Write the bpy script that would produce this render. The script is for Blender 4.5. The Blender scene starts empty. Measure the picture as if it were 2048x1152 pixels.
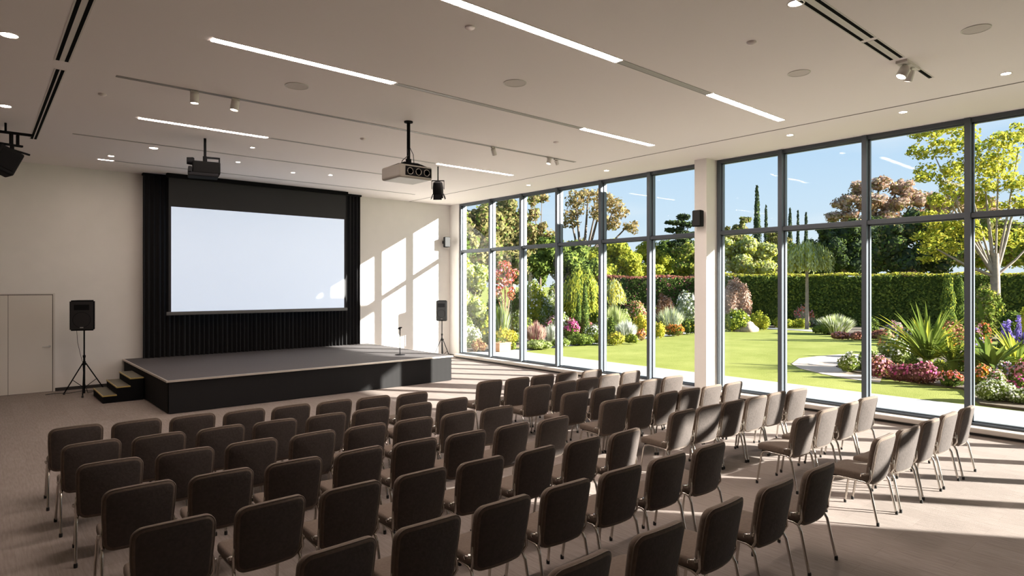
import bpy, bmesh, math, random
import numpy as np
from mathutils import Vector, Matrix

# ------------------------------------------------------------------ camera, world, sun, exposure
SC = bpy.context.scene
COL = SC.collection
YAW = math.radians(40.73)
SN, CS = math.sin(YAW), math.cos(YAW)
FPX, EYE, HORIZ = 1245.0, 2.28, 572.0
H = 4.90            # ceiling height
WX = 11.75          # window wall plane
WY = 16.70          # screen wall plane

cam = bpy.data.cameras.new('camera')
cam_ob = bpy.data.objects.new('camera', cam)
COL.objects.link(cam_ob)
cam_ob.location = (0, 0, EYE)
cam_ob.rotation_euler = (math.pi/2, 0, -YAW)
cam.sensor_width = 36
cam.lens = 36*FPX/2048
cam.shift_y = -(576-HORIZ)/2048
cam.clip_end = 2000
cam.clip_start = .05
SC.camera = cam_ob

SC.view_settings.view_transform = 'Standard'
SC.view_settings.look = 'None'
SC.view_settings.gamma = 1
SC.view_settings.use_curve_mapping = False
SC.view_settings.exposure = 0.84

SUN_DIR = Vector((-0.77, 1.0, -0.44))     # the way the light travels
sun = bpy.data.lights.new('sun', 'SUN')
sun.energy = 16.5
sun.color = (1.0, 0.94, 0.86)
sun.angle = math.radians(0.6)
sun_ob = bpy.data.objects.new('sun', sun)
COL.objects.link(sun_ob)
sun_ob.rotation_euler = SUN_DIR.to_track_quat('-Z', 'Y').to_euler()
sun_ob.location = (30, -30, 20)

world = bpy.data.worlds.new('sky')
SC.world = world
world.use_nodes = True
nt = world.node_tree
nt.nodes.clear()
def nn(nt, t, **kw):
    n = nt.nodes.new(t)
    for k, v in kw.items():
        setattr(n, k, v)
    return n
tc = nn(nt, 'ShaderNodeTexCoord')
sep = nn(nt, 'ShaderNodeSeparateXYZ')
nt.links.new(tc.outputs['Generated'], sep.inputs[0])
ramp = nn(nt, 'ShaderNodeValToRGB')
e = ramp.color_ramp.elements
e[0].position = 0.0; e[0].color = (.74, .83, .90, 1)
e[1].position = 1.0; e[1].color = (.16, .36, .78, 1)
q = e.new(.12); q.color = (.60, .76, .92, 1)
q = e.new(.32); q.color = (.36, .60, .90, 1)
nt.links.new(sep.outputs[2], ramp.inputs[0])
mp = nn(nt, 'ShaderNodeMapping'); mp.inputs['Scale'].default_value = (1.6, 1.6, 7)
nt.links.new(tc.outputs['Generated'], mp.inputs[0])
nz = nn(nt, 'ShaderNodeTexNoise'); nz.inputs['Scale'].default_value = 1.6; nz.inputs['Detail'].default_value = 6
nt.links.new(mp.outputs[0], nz.inputs['Vector'])
cr = nn(nt, 'ShaderNodeValToRGB')
cr.color_ramp.elements[0].position = .46; cr.color_ramp.elements[0].color = (0, 0, 0, 1)
cr.color_ramp.elements[1].position = .72; cr.color_ramp.elements[1].color = (.8, .8, .8, 1)
nt.links.new(nz.outputs[0], cr.inputs[0])
mx = nn(nt, 'ShaderNodeMixRGB'); mx.inputs[2].default_value = (.88, .92, .96, 1)
nt.links.new(cr.outputs[0], mx.inputs[0]); nt.links.new(ramp.outputs[0], mx.inputs[1])
bg = nn(nt, 'ShaderNodeBackground'); bg.inputs[1].default_value = 0.60
nt.links.new(mx.outputs[0], bg.inputs[0])
wo = nn(nt, 'ShaderNodeOutputWorld')
nt.links.new(bg.outputs[0], wo.inputs[0])

STRIP_W = 48.0      # emission of the ceiling strip lights
DOWN_W = 120.0       # emission of the round downlights
SCREEN_W = 0.33     # glow of the projected picture

# ------------------------------------------------------------------ placing
def at(px, y, Z):
    """the point at height Z seen at this place of the photograph (used once to survey the room)"""
    d = (EYE-Z)*FPX/(y-HORIZ); u = (px-1024)/FPX
    return d*(SN+CS*u), d*(CS-SN*u)
def ground(px, d):
    u = (px-1024)/FPX
    return d*(SN+CS*u), d*(CS-SN*u)
def hz(y, d):
    return EYE+(HORIZ-y)*d/FPX
def on_y(px, Y):
    u = (px-1024)/FPX
    return Y/(CS-SN*u)*(SN+CS*u)
def on_x(px, X):
    u = (px-1024)/FPX
    return X/(SN+CS*u)*(CS-SN*u)

# ------------------------------------------------------------------ materials
MATS = {}
def mat(name, col, rough=.6, metal=0., emis=None, estr=0., noise=None, bump=None, spec=.5, sheen=0.):
    if name in MATS: return MATS[name]
    m = bpy.data.materials.new(name); m.use_nodes = True
    t = m.node_tree; b = t.nodes['Principled BSDF']
    b.inputs['Base Color'].default_value = (*col, 1)
    b.inputs['Roughness'].default_value = rough
    b.inputs['Metallic'].default_value = metal
    b.inputs['Specular IOR Level'].default_value = spec
    if sheen:
        b.inputs['Sheen Weight'].default_value = sheen
        b.inputs['Sheen Roughness'].default_value = .5
    if emis:
        b.inputs['Emission Color'].default_value = (*emis, 1)
        b.inputs['Emission Strength'].default_value = estr
    if noise:
        sc_, amt = noise
        tcn = nn(t, 'ShaderNodeTexCoord')
        n = nn(t, 'ShaderNodeTexNoise'); n.inputs['Scale'].default_value = sc_; n.inputs['Detail'].default_value = 5
        t.links.new(tcn.outputs['Object'], n.inputs['Vector'])
        r = nn(t, 'ShaderNodeMapRange')
        r.inputs[1].default_value = .3; r.inputs[2].default_value = .7
        r.inputs[3].default_value = 1-amt; r.inputs[4].default_value = 1+amt
        t.links.new(n.outputs[0], r.inputs[0])
        mm = nn(t, 'ShaderNodeVectorMath', operation='SCALE')
        mm.inputs[0].default_value = col
        t.links.new(r.outputs[0], mm.inputs['Scale'])
        t.links.new(mm.outputs[0], b.inputs['Base Color'])
        if bump:
            bb = nn(t, 'ShaderNodeBump'); bb.inputs['Strength'].default_value = bump; bb.inputs['Distance'].default_value = .01
            t.links.new(n.outputs[0], bb.inputs['Height']); t.links.new(bb.outputs[0], b.inputs['Normal'])
    MATS[name] = m
    return m

def leafmat(name, c1, c2, trans=.3):
    if name in MATS: return MATS[name]
    m = bpy.data.materials.new(name); m.use_nodes = True
    t = m.node_tree; t.nodes.clear()
    g = nn(t, 'ShaderNodeNewGeometry')
    mxx = nn(t, 'ShaderNodeMixRGB'); mxx.inputs[1].default_value = (*[v*.85 for v in c1], 1); mxx.inputs[2].default_value = (*[v*.85 for v in c2], 1)
    t.links.new(g.outputs['Random Per Island'], mxx.inputs[0])
    d = nn(t, 'ShaderNodeBsdfDiffuse'); tr = nn(t, 'ShaderNodeBsdfTranslucent')
    t.links.new(mxx.outputs[0], d.inputs[0]); t.links.new(mxx.outputs[0], tr.inputs[0])
    ms = nn(t, 'ShaderNodeMixShader'); ms.inputs[0].default_value = trans
    t.links.new(d.outputs[0], ms.inputs[1]); t.links.new(tr.outputs[0], ms.inputs[2])
    o = nn(t, 'ShaderNodeOutputMaterial'); t.links.new(ms.outputs[0], o.inputs[0])
    MATS[name] = m
    return m

def glassmat():
    m = bpy.data.materials.new('window glass'); m.use_nodes = True
    t = m.node_tree; t.nodes.clear()
    lw = nn(t, 'ShaderNodeLayerWeight'); lw.inputs[0].default_value = .5
    p5 = nn(t, 'ShaderNodeMath', operation='POWER'); p5.inputs[1].default_value = 4.5
    fr = nn(t, 'ShaderNodeMath', operation='MULTIPLY_ADD'); fr.inputs[1].default_value = .9; fr.inputs[2].default_value = .004
    t.links.new(lw.outputs['Facing'], p5.inputs[0]); t.links.new(p5.outputs[0], fr.inputs[0])
    tr = nn(t, 'ShaderNodeBsdfTransparent'); tr.inputs[0].default_value = (.97, .985, .98, 1)
    gl = nn(t, 'ShaderNodeBsdfGlossy'); gl.inputs['Roughness'].default_value = .02
    ms = nn(t, 'ShaderNodeMixShader')
    t.links.new(fr.outputs[0], ms.inputs[0]); t.links.new(tr.outputs[0], ms.inputs[1]); t.links.new(gl.outputs[0], ms.inputs[2])
    o = nn(t, 'ShaderNodeOutputMaterial'); t.links.new(ms.outputs[0], o.inputs[0])
    return m

def carpetmat():
    m = bpy.data.materials.new('carpet planks'); m.use_nodes = True
    t = m.node_tree; b = t.nodes['Principled BSDF']
    b.inputs['Roughness'].default_value = .9; b.inputs['Specular IOR Level'].default_value = .25
    tcn = nn(t, 'ShaderNodeTexCoord')
    br = nn(t, 'ShaderNodeTexBrick')
    br.offset = .5
    br.inputs['Scale'].default_value = 1
    br.inputs['Brick Width'].default_value = 1.0; br.inputs['Row Height'].default_value = .25
    br.inputs['Mortar Size'].default_value = .002
    br.inputs['Color1'].default_value = (.268, .226, .205, 1)
    br.inputs['Color2'].default_value = (.298, .253, .23, 1)
    br.inputs['Mortar'].default_value = (.24, .203, .184, 1)
    rot = nn(t, 'ShaderNodeMapping'); rot.inputs['Rotation'].default_value = (0, 0, math.radians(90))
    t.links.new(tcn.outputs['Object'], rot.inputs[0]); t.links.new(rot.outputs[0], br.inputs[0])
    n1 = nn(t, 'ShaderNodeTexNoise'); n1.inputs['Scale'].default_value = 6; n1.inputs['Detail'].default_value = 6
    mp1 = nn(t, 'ShaderNodeMapping'); mp1.inputs['Scale'].default_value = (9, .8, 1)
    t.links.new(tcn.outputs['Object'], mp1.inputs[0]); t.links.new(mp1.outputs[0], n1.inputs['Vector'])
    r = nn(t, 'ShaderNodeMapRange'); r.inputs[1].default_value = .3; r.inputs[2].default_value = .7
    r.inputs[3].default_value = .87; r.inputs[4].default_value = 1.13
    t.links.new(n1.outputs[0], r.inputs[0])
    s = nn(t, 'ShaderNodeVectorMath', operation='SCALE')
    t.links.new(br.outputs[0], s.inputs[0]); t.links.new(r.outputs[0], s.inputs['Scale'])
    t.links.new(s.outputs[0], b.inputs['Base Color'])
    n2 = nn(t, 'ShaderNodeTexNoise'); n2.inputs['Scale'].default_value = 160; n2.inputs['Detail'].default_value = 3
    t.links.new(tcn.outputs['Object'], n2.inputs['Vector'])
    bb = nn(t, 'ShaderNodeBump'); bb.inputs['Strength'].default_value = .5; bb.inputs['Distance'].default_value = .006
    t.links.new(n2.outputs[0], bb.inputs['Height']); t.links.new(bb.outputs[0], b.inputs['Normal'])
    return m

def lawnmat():
    m = bpy.data.materials.new('mown lawn'); m.use_nodes = True
    t = m.node_tree; b = t.nodes['Principled BSDF']
    b.inputs['Roughness'].default_value = .95; b.inputs['Specular IOR Level'].default_value = .1
    tcn = nn(t, 'ShaderNodeTexCoord')
    n1 = nn(t, 'ShaderNodeTexNoise'); n1.inputs['Scale'].default_value = .55; n1.inputs['Detail'].default_value = 8; n1.inputs['Roughness'].default_value = .7
    t.links.new(tcn.outputs['Object'], n1.inputs['Vector'])
    r = nn(t, 'ShaderNodeValToRGB')
    r.color_ramp.elements[0].position = .35; r.color_ramp.elements[0].color = (.19, .215, .045, 1)
    r.color_ramp.elements[1].position = .68; r.color_ramp.elements[1].color = (.27, .285, .08, 1)
    t.links.new(n1.outputs[0], r.inputs[0]); t.links.new(r.outputs[0], b.inputs['Base Color'])
    n2 = nn(t, 'ShaderNodeTexNoise'); n2.inputs['Scale'].default_value = 60
    t.links.new(tcn.outputs['Object'], n2.inputs['Vector'])
    bb = nn(t, 'ShaderNodeBump'); bb.inputs['Strength'].default_value = .6; bb.inputs['Distance'].default_value = .03
    t.links.new(n2.outputs[0], bb.inputs['Height']); t.links.new(bb.outputs[0], b.inputs['Normal'])
    return m

M_wall = mat('warm white paint', (.84, .815, .785), .75, noise=(3, .015))
M_ceil = mat('ceiling paint', (.91, .85, .84), .85)
M_carpet = carpetmat()
M_lawn = lawnmat()
M_glass = glassmat()
M_base = mat('dark baseboard', (.03, .028, .026), .5)
M_frame = mat('grey aluminium', (.085, .10, .12), .42, .3)
M_framei = mat('silver gasket', (.13, .155, .18), .4, .3)
M_sill = mat('stone sill', (.58, .53, .48), .5)
M_door = mat('door panel', (.76, .72, .66), .55)
M_chrome = mat('brushed chrome', (.62, .58, .53), .22, 1.)
M_steel = mat('satin steel', (.55, .54, .52), .3, 1.)
M_rubber = mat('black rubber', (.015, .015, .015), .7)
M_fab = mat('brown grey upholstery', (.080, .066, .060), .9, noise=(45, .12), bump=.25, spec=.2, sheen=.06)
M_seat = mat('warm brown upholstery', (.150, .115, .092), .9, noise=(45, .10), bump=.25, spec=.2, sheen=.06)
M_pipe = mat('upholstery piping', (.17, .132, .108), .8)
M_curt = mat('black drape', (.009, .009, .010), .8, sheen=.05, spec=.25)
M_black = mat('matt black', (.008, .008, .009), .8, spec=.08)
M_blackp = mat('black plastic', (.009, .009, .010), .75, spec=.1)
M_grill = mat('speaker grille', (.012, .012, .013), .6)
M_mask = mat('screen masking', (.022, .022, .025), .7)
M_stage = mat('stage carpet', (.085, .077, .080), .85, noise=(30, .08))
M_skirt = mat('stage skirt', (.020, .0195, .020), .9, spec=.15)
M_edge = mat('stage nosing', (.62, .56, .50), .35, .5)
M_yel = mat('step nosing', (.55, .42, .14), .4, .3)
M_tread = mat('step tread', (.17, .155, .12), .75)
M_screen = mat('projection screen', (.66, .70, .76), .9, emis=(.66, .80, 1.0), estr=SCREEN_W)
M_strip = mat('strip diffuser', (.9, .88, .85), .5, emis=(1.0, .83, .74), estr=STRIP_W)
M_down = mat('downlight lens', (.9, .88, .85), .5, emis=(1.0, .78, .60), estr=DOWN_W)
M_spotl = mat('spot lens', (.9, .88, .85), .5, emis=(1.0, .82, .62), estr=18.)
M_white = mat('white metal', (.72, .69, .65), .45)
M_chan = mat('grey channel', (.42, .40, .39), .5)
M_slot = mat('air slot', (.006, .006, .006), .9, spec=.05)
M_grey = mat('projector casing', (.36, .33, .29), .5)
M_concrete = mat('pale concrete paving', (.33, .325, .32), .85, noise=(.8, .04))
M_path = mat('pinkish gravel path', (.50, .39, .31), .9, noise=(5, .08))
M_soil = mat('mulch', (.10, .075, .05), .95, noise=(4, .3))
M_bark = mat('grey bark', (.26, .21, .17), .9, noise=(6, .2))
M_darkbark = mat('dark bark', (.12, .09, .07), .9, noise=(6, .2))
M_rock = mat('garden boulder', (.36, .28, .22), .9, noise=(4, .2), bump=.6)
M_terra = mat('terracotta', (.45, .24, .12), .8, noise=(8, .12))

# ------------------------------------------------------------------ mesh building
def rotz(a): return Matrix.Rotation(a, 3, 'Z')

class MB:
    def __init__(s): s.v = []; s.f = []; s.m = []; s.sm = []
    def add(s, vs, fs, mi=0, smooth=False):
        o = len(s.v); s.v += [tuple(v) for v in vs]
        for f in fs: s.f.append(tuple(i+o for i in f)); s.m.append(mi); s.sm.append(smooth)
        return s
    def box(s, a, b, mi=0, R=None, c=None):
        x0, y0, z0 = a; x1, y1, z1 = b
        vs = [(x, y, z) for z in (z0, z1) for y in (y0, y1) for x in (x0, x1)]
        if R is not None:
            c = Vector(c if c else ((x0+x1)/2, (y0+y1)/2, (z0+z1)/2))
            vs = [R @ (Vector(v)-c)+c for v in vs]
        return s.add(vs, [(0, 2, 3, 1), (4, 5, 7, 6), (0, 1, 5, 4), (2, 6, 7, 3), (0, 4, 6, 2), (1, 3, 7, 5)], mi)
    def bbox(s, a, b, r=.01, mi=0):
        """box with softened edges"""
        bm = bmesh.new(); bmesh.ops.create_cube(bm, size=1)
        for v in bm.verts:
            v.co = Vector([(a[i]+b[i])/2+v.co[i]*(b[i]-a[i]) for i in range(3)])
        bmesh.ops.bevel(bm, geom=bm.edges[:], offset=r, segments=3, profile=.5, affect='EDGES')
        bm.verts.index_update()
        s.add([v.co for v in bm.verts], [[v.index for v in f.verts] for f in bm.faces], mi)
        bm.free(); return s
    def tube(s, pts, r, n=8, mi=0, cap=True, closed=False):
        P = [Vector(p) for p in pts]; k = len(P)
        rs = r if isinstance(r, (list, tuple)) else [r]*k
        vs = []; up = None
        for i, p in enumerate(P):
            if closed: t = (P[(i+1) % k]-P[i-1])
            else: t = (P[min(i+1, k-1)]-P[max(i-1, 0)])
            t.normalize()
            if up is None:
                up = Vector((0, 0, 1)) if abs(t.z) < .9 else Vector((1, 0, 0))
            a = up-t*up.dot(t)
            if a.length < 1e-4: a = t.orthogonal()
            a.normalize(); up = a; b = t.cross(a)
            for j in range(n):
                w = 2*math.pi*j/n
                vs.append(p+(a*math.cos(w)+b*math.sin(w))*rs[i])
        fs = []
        for i in range(k if closed else k-1):
            for j in range(n):
                i2 = (i+1) % k
                fs.append((i*n+j, i*n+(j+1) % n, i2*n+(j+1) % n, i2*n+j))
        s.add(vs, fs, mi, True)
        if cap and not closed:
            s.add([vs[j] for j in range(n)][::-1], [tuple(range(n))], mi)
            s.add([vs[(k-1)*n+j] for j in range(n)], [tuple(range(n))], mi)
        return s
    def lathe(s, prof, c=(0, 0, 0), n=20, mi=0, R=None, smooth=True):
        vs = []
        for r, z in prof:
            for j in range(n):
                w = 2*math.pi*j/n
                v = Vector((r*math.cos(w), r*math.sin(w), z))
                if R is not None: v = R @ v
                vs.append(v+Vector(c))
        fs = []
        for i in range(len(prof)-1):
            for j in range(n):
                fs.append((i*n+j, i*n+(j+1) % n, (i+1)*n+(j+1) % n, (i+1)*n+j))
        s.add(vs, fs, mi, smooth)
        for i in (0, len(prof)-1):
            if prof[i][0] > 1e-5:
                s.add([vs[i*n+j] for j in range(n)], [tuple(range(n)) if i else tuple(range(n))[::-1]], mi)
        return s
    def poly(s, pts, z0, z1, mi=0):
        n = len(pts)
        vs = [(x, y, z0) for x, y in pts]+[(x, y, z1) for x, y in pts]
        fs = [tuple(range(n))[::-1], tuple(range(n, 2*n))]+[(i, (i+1) % n, (i+1) % n+n, i+n) for i in range(n)]
        return s.add(vs, fs, mi)
    def build(s, name, mats, parent=None, loc=None, rz=0):
        me = bpy.data.meshes.new(name)
        me.from_pydata(s.v, [], s.f)
        for m in (mats if isinstance(mats, (list, tuple)) else [mats]): me.materials.append(m)
        me.polygons.foreach_set('material_index', s.m)
        me.polygons.foreach_set('use_smooth', s.sm)
        me.update()
        o = bpy.data.objects.new(name, me); COL.objects.link(o)
        if parent: o.parent = parent
        if loc: o.location = loc
        if rz: o.rotation_euler = (0, 0, rz)
        return o

def tag(o, label, cat, group=None):
    o['label'] = label; o['category'] = cat
    if group: o['group'] = group
    if o.name.startswith('ornamental_grass'): o['kind'] = 'thing'
    return o
def struct(o, label=None, cat=None):
    o['kind'] = 'structure'
    if label: o['label'] = label
    if cat: o['category'] = cat
    return o
def empty(name, loc=(0, 0, 0), rz=0):
    o = bpy.data.objects.new(name, None); COL.objects.link(o)
    o.location = loc; o.rotation_euler = (0, 0, rz); o.empty_display_size = .2
    return o
KIDS = {}
def dup(root, loc, rz, label, group=None):
    """a copy of a thing with its parts and their sub-parts"""
    if root.name not in KIDS:
        KIDS[root.name] = [(c, list(c.children)) for c in root.children]
    r = root.copy(); COL.objects.link(r); r.location = loc; r.rotation_euler = (0, 0, rz)
    r['label'] = label
    if group: r['group'] = group
    for c, gs in KIDS[root.name]:
        k = c.copy(); COL.objects.link(k); k.parent = r
        for g in gs:
            h2 = g.copy(); COL.objects.link(h2); h2.parent = k
    return r

def rounded_slab(w, h, r, t, er, bend=None, nc=6, rings=(1, .8, .55, .3)):
    """rounded rectangle pad in the local XY plane, thickness t, soft rim er; bend maps (x,y,z)"""
    out = []
    for cx, cy, a0 in ((w/2-r, h/2-r, 0), (-w/2+r, h/2-r, 90), (-w/2+r, -h/2+r, 180), (w/2-r, -h/2+r, 270)):
        for i in range(nc+1):
            a = math.radians(a0+90*i/nc)
            out.append((cx, cy, math.cos(a), math.sin(a)))
    # extra points on straight edges for bending
    pts = []
    n = len(out)
    for i in range(n):
        pts.append(out[i])
        a, b = out[i], out[(i+1) % n]
        dx = (b[0]+b[2]*r)-(a[0]+a[2]*r); dy = (b[1]+b[3]*r)-(a[1]+a[3]*r)
        L = math.hypot(dx, dy)
        if L > .08:
            k = 5
            for j in range(1, k):
                f = j/k
                pts.append((a[0]+(b[0]-a[0])*f, a[1]+(b[1]-a[1])*f, a[2], a[3]))
    n = len(pts)
    layers = []
    for z, ins in [(-t/2, er), (-t/2+er*.3, er*.3), (-t/2+er, 0), (t/2-er, 0), (t/2-er*.3, er*.3), (t/2, er)]:
        layers.append([(p[0]+p[2]*(r-ins), p[1]+p[3]*(r-ins), z) for p in pts])
    vs = []; fs = []
    for L in layers: vs += L
    for i in range(len(layers)-1):
        for j in range(n):
            fs.append((i*n+j, i*n+(j+1) % n, (i+1)*n+(j+1) % n, (i+1)*n+j))
    for side, base, zz in ((0, 0, -t/2), (1, (len(layers)-1)*n, t/2)):
        prev = base
        for s_ in rings[1:]:
            o = len(vs)
            dome = (1-s_)*.012*(1 if side else -1)
            vs += [(v[0]*s_, v[1]*s_, zz+dome) for v in layers[0 if not side else -1]]
            for j in range(n):
                f = (prev+j, prev+(j+1) % n, o+(j+1) % n, o+j)
                fs.append(f if side else f[::-1])
            prev = o
        o = len(vs); vs.append((0, 0, zz+(.012 if side else -.012)))
        for j in range(n):
            f = (prev+j, prev+(j+1) % n, o)
            fs.append(f if side else f[::-1])
    outline = [(p[0]+p[2]*r, p[1]+p[3]*r) for p in pts]
    if bend: vs = [bend(*v) for v in vs]
    return vs, fs, outline

# ------------------------------------------------------------------ room shell
X0, Y0 = -5.0, -6.0
struct(MB().box((X0, Y0, -.12), (WX+.25, WY+.2, 0)).build('floor', M_carpet))
struct(MB().box((X0-.2, Y0-.2, H), (WX+.30, WY+.3, H+.3)).build('ceiling', M_ceil))
struct(MB().box((X0, WY, 0), (WX+.25, WY+.25, H)).build('wall_front', M_wall))
struct(MB().box((X0-.2, Y0-.2, 0), (X0, WY+.25, H)).build('wall_left', mat('taupe wall', (.42, .36, .31), .7)))
struct(MB().box((X0, Y0-.2, 0), (WX+.25, Y0, H)).build('wall_back', mat('dark wood wall', (.16, .12, .095), .7)))
WEND = -5.0         # the windows end here
struct(MB().box((WX-.05, Y0, 0), (WX+.25, WEND, H)).build('wall_right', M_wall))
struct(MB().box((WX-.05, 16.19, 0), (WX+.25, WY, H)).build('wall_right', M_wall))
struct(MB().box((11.35, 7.07, 0), (WX+.22, 7.35, H)).build('column', M_wall),
       'white square column between the tall windows, small black speaker on it', 'column')
struct(MB().box((X0, WY-.018, 0), (on_y(-60, WY), WY, .07)).box((on_y(109, WY), WY-.018, 0), (WX-.05, WY, .07)).build('baseboard_front', M_base))
struct(MB().box((WX-.068, 16.19, 0), (WX-.05, WY-.02, .07)).build('baseboard_right', M_base))
# upper wall, and an unseen eave added to shade the near floor and chairs
struct(MB().box((WX+.05, Y0-.2, H+.3), (WX+.30, WY+.3, 6.35)).build('wall_upper', M_wall))
struct(MB().box((WX+.30, Y0-2, 6.06), (17.0, 6.6, 6.2)).build('added_shade_eave', M_wall))

# flat dark strip along the windows, the ceiling groove's shade in its colour
struct(MB().box((10.16, Y0, H-.004), (10.185, WY-.02, H+.01)).build('trim_1', mat('shadow gap', (.16, .14, .125), .9)))

# low plinth under the windows
pl = MB()
pl.bbox((WX-.26, WEND, .045), (WX-.03, 16.18, .125), .018).build('baseboard_window', M_sill)['kind'] = 'structure'
struct(MB().box((WX-.20, WEND+.01, 0), (WX-.05, 16.17, .045)).build('trim_2', M_base))

# ------------------------------------------------------------------ windows
TRZ = 3.38
edges = [16.17, on_x(982, WX), on_x(1044, WX), on_x(1116, WX), on_x(1203, WX), on_x(1300, WX), 7.37]
edges2 = [7.05, on_x(1563, WX), on_x(1731, WX), on_x(1937, WX)]
st = 1.48
y = edges2[-1]
while y-st > WEND+.5: y -= st; edges2.append(y)
edges2.append(WEND)
bays = [(edges[i], edges[i+1]) for i in range(6)]+[(edges2[i], edges2[i+1]) for i in range(len(edges2)-1)]
for i, (ya, yb) in enumerate(bays):
    w = struct(empty('window_%d' % (i+1), (WX, (ya+yb)/2, 0)))
    L = (ya-yb)/2
    last = (i == 5 or i == len(bays)-1)
    first = (i == 0 or i == 6)
    fm = MB()
    fm.box((-.03, -L, .10), (.15, L, .16)).box((-.03, -L, H-.07), (.15, L, H))
    if first: fm.box((-.03, L-.07, .16), (.15, L, H-.07))
    if last: fm.box((-.03, -L, .16), (.15, -L+.07, H-.07))
    fm.build('frame', M_frame, w)
    if not last:
        MB().box((-.07, -L-.04, .10), (.15, -L+.04, H-.005)).build('mullion', M_frame, w)
    a = -L+(.07 if last else .04); b = L-(.07 if first else .04)
    MB().box((-.05, a, TRZ-.035), (.12, b, TRZ+.035)).build('transom', M_frame, w)
    MB().box((.055, a, .16), (.063, b, TRZ-.035)).build('pane', M_glass, w)
    MB().box((.055, a, TRZ+.035), (.063, b, H-.07)).build('pane', M_glass, w)
    g = MB()
    for z0, z1 in ((.16, TRZ-.035), (TRZ+.035, H-.07)):
        g.box((.03, a, z0), (.09, a+.022, z1)).box((.03, b-.022, z0), (.09, b, z1))
        g.box((.03, a, z0), (.09, b, z0+.02)).box((.03, a, z1-.02), (.09, b, z1))
    g.build('gasket', M_framei, w)

# ------------------------------------------------------------------ door in the screen wall
dr = struct(empty('door_1', (on_y(62, WY), WY, 0)))
xa, xb, xc = on_y(-60, WY), on_y(16, WY), on_y(106, WY)
ox = dr.location.x
MB().box((xa-ox, -.012, .006), (xb-ox-.004, .0, 2.085)).build('door_leaf', M_door, dr)
dl = MB().box((xb-ox+.004, -.012, .006), (xc-ox-.012, .0, 2.085)).build('door_leaf', M_door, dr)
MB().box((xa-ox-.05, -.02, 0), (xa-ox, .0, 2.10)).box((xc-ox, -.02, 0), (xc-ox+.035, .0, 2.10)).box((xa-ox-.05, -.02, 2.10), (xc-ox+.035, .0, 2.125)).build('door_frame', M_white, dr)
MB().box((xa-ox, -.006, 0), (xc-ox, .001, 2.10)).build('door_gap', mat('door shadow gap', (.10, .085, .07), .9), dr)
hx = xc-ox-.06
MB().tube([(hx, -.01, .98), (hx, -.06, .98), (hx-.13, -.065, .975)], .009).lathe([(.024, 0), (.024, .008)], (hx, -.014, .98), 16, R=Matrix.Rotation(math.pi/2, 3, 'X')).build('door_handle', M_steel, dl)

# ------------------------------------------------------------------ stage, curtain, screen
SX0, SX1, SY = 2.56, 8.72, 12.32
SZ = .60
stg = tag(empty('stage', ((SX0+SX1)/2, SY, 0)), 'low black stage with dark carpet top and pale edge below the screen', 'stage')
ox, oy = stg.location.x, stg.location.y
MB().box((SX0-ox, 0, SZ-.03), (SX1-ox, WY-.02-oy, SZ)).build('stage_top', M_stage, stg)
# pleated skirt
def pleats(p0, p1, z0, z1, n, amp, rnd, segs=6, seed=1, th=.006):
    rr = random.Random(seed); vs = []; fs = []
    p0 = Vector(p0); p1 = Vector(p1); d = p1-p0; nrm = Vector((d.y, -d.x)).normalized()
    N = n*8
    ph = 0; cols = []
    for i in range(N+1):
        ph += 2*math.pi/8*(1+rnd*(rr.random()-.5))
        a = amp*(math.sin(ph)+.35*math.sin(ph*.37+1))
        cols.append((p0+d*(i/N), a))
    for k in range(segs+1):
        f = k/segs
        for (c, a) in cols:
            q = c+nrm*(a*(1-.45*f))
            vs.append((q.x, q.y, z0+(z1-z0)*f))
    W = N+1
    for k in range(segs):
        for i in range(N):
            fs.append((k*W+i, k*W+i+1, (k+1)*W+i+1, (k+1)*W+i))
    return vs, fs
sk = MB()
vs, fs = pleats((SX0-ox+.03, .02), (SX1-ox-.03, .02), .01, SZ-.03, 46, .0006, .5, 2, 3); sk.add(vs, fs, 0, True)
vs, fs = pleats((SX1-ox-.02, .03), (SX1-ox-.02, WY-.05-oy), .01, SZ-.03, 30, .0006, .5, 2, 4); sk.add(vs, fs, 0, True)
vs, fs = pleats((SX0-ox+.02, WY-.05-oy), (SX0-ox+.02, .03), .01, SZ-.03, 30, .0006, .5, 2, 5); sk.add(vs, fs, 0, True)
sk.build('stage_skirt', M_skirt, stg)
MB().box((SX0-ox+.06, .06, 0), (SX1-ox-.06, WY-.1-oy, SZ-.031)).build('stage_frame', M_black, stg)
MB().box((SX0-ox-.012, -.012, SZ-.03), (SX1-ox+.012, .0, SZ+.003)).box((SX0-ox-.012, 0, SZ-.03), (SX0-ox, WY-.03-oy, SZ+.003)).box((SX1-ox, 0, SZ-.03), (SX1-ox+.012, WY-.03-oy, SZ+.003)) \
    .box((SX0-ox, 0, SZ), (SX1-ox, .025, SZ+.003)).box((SX0-ox, .025, SZ), (SX0-ox+.02, WY-.04-oy, SZ+.003)).box((SX1-ox-.02, .025, SZ), (SX1-ox, WY-.04-oy, SZ+.003)).build('stage_edging', M_edge, stg)

# steps on the door side
sp = tag(empty('stage_steps', (2.2, 14.3, 0)), 'black three-tread steps with yellow edges against the door side of the stage', 'steps')
for k in range(3):
    xa_ = 1.86+.232*k; z = .15*(k+1)
    MB().box((xa_-2.2, 0, 0.0), (SX0-.016-2.2 if k == 2 else xa_+.232-2.2, 1.25, z-.012)).build('step', M_black, sp)
    tr_ = MB().box((xa_-2.2-.005, -.005, z-.012), (xa_+.232-2.2, 1.255, z)).build('tread', M_tread, sp)
    MB().box((xa_-2.2-.009, -.008, z-.02), (xa_-2.2+.008, 1.256, z+.003)).box((xa_-2.2-.009, -.010, z-.02), (xa_+.232-2.2, .006, z+.003)).build('nosing', M_yel, tr_)
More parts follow.
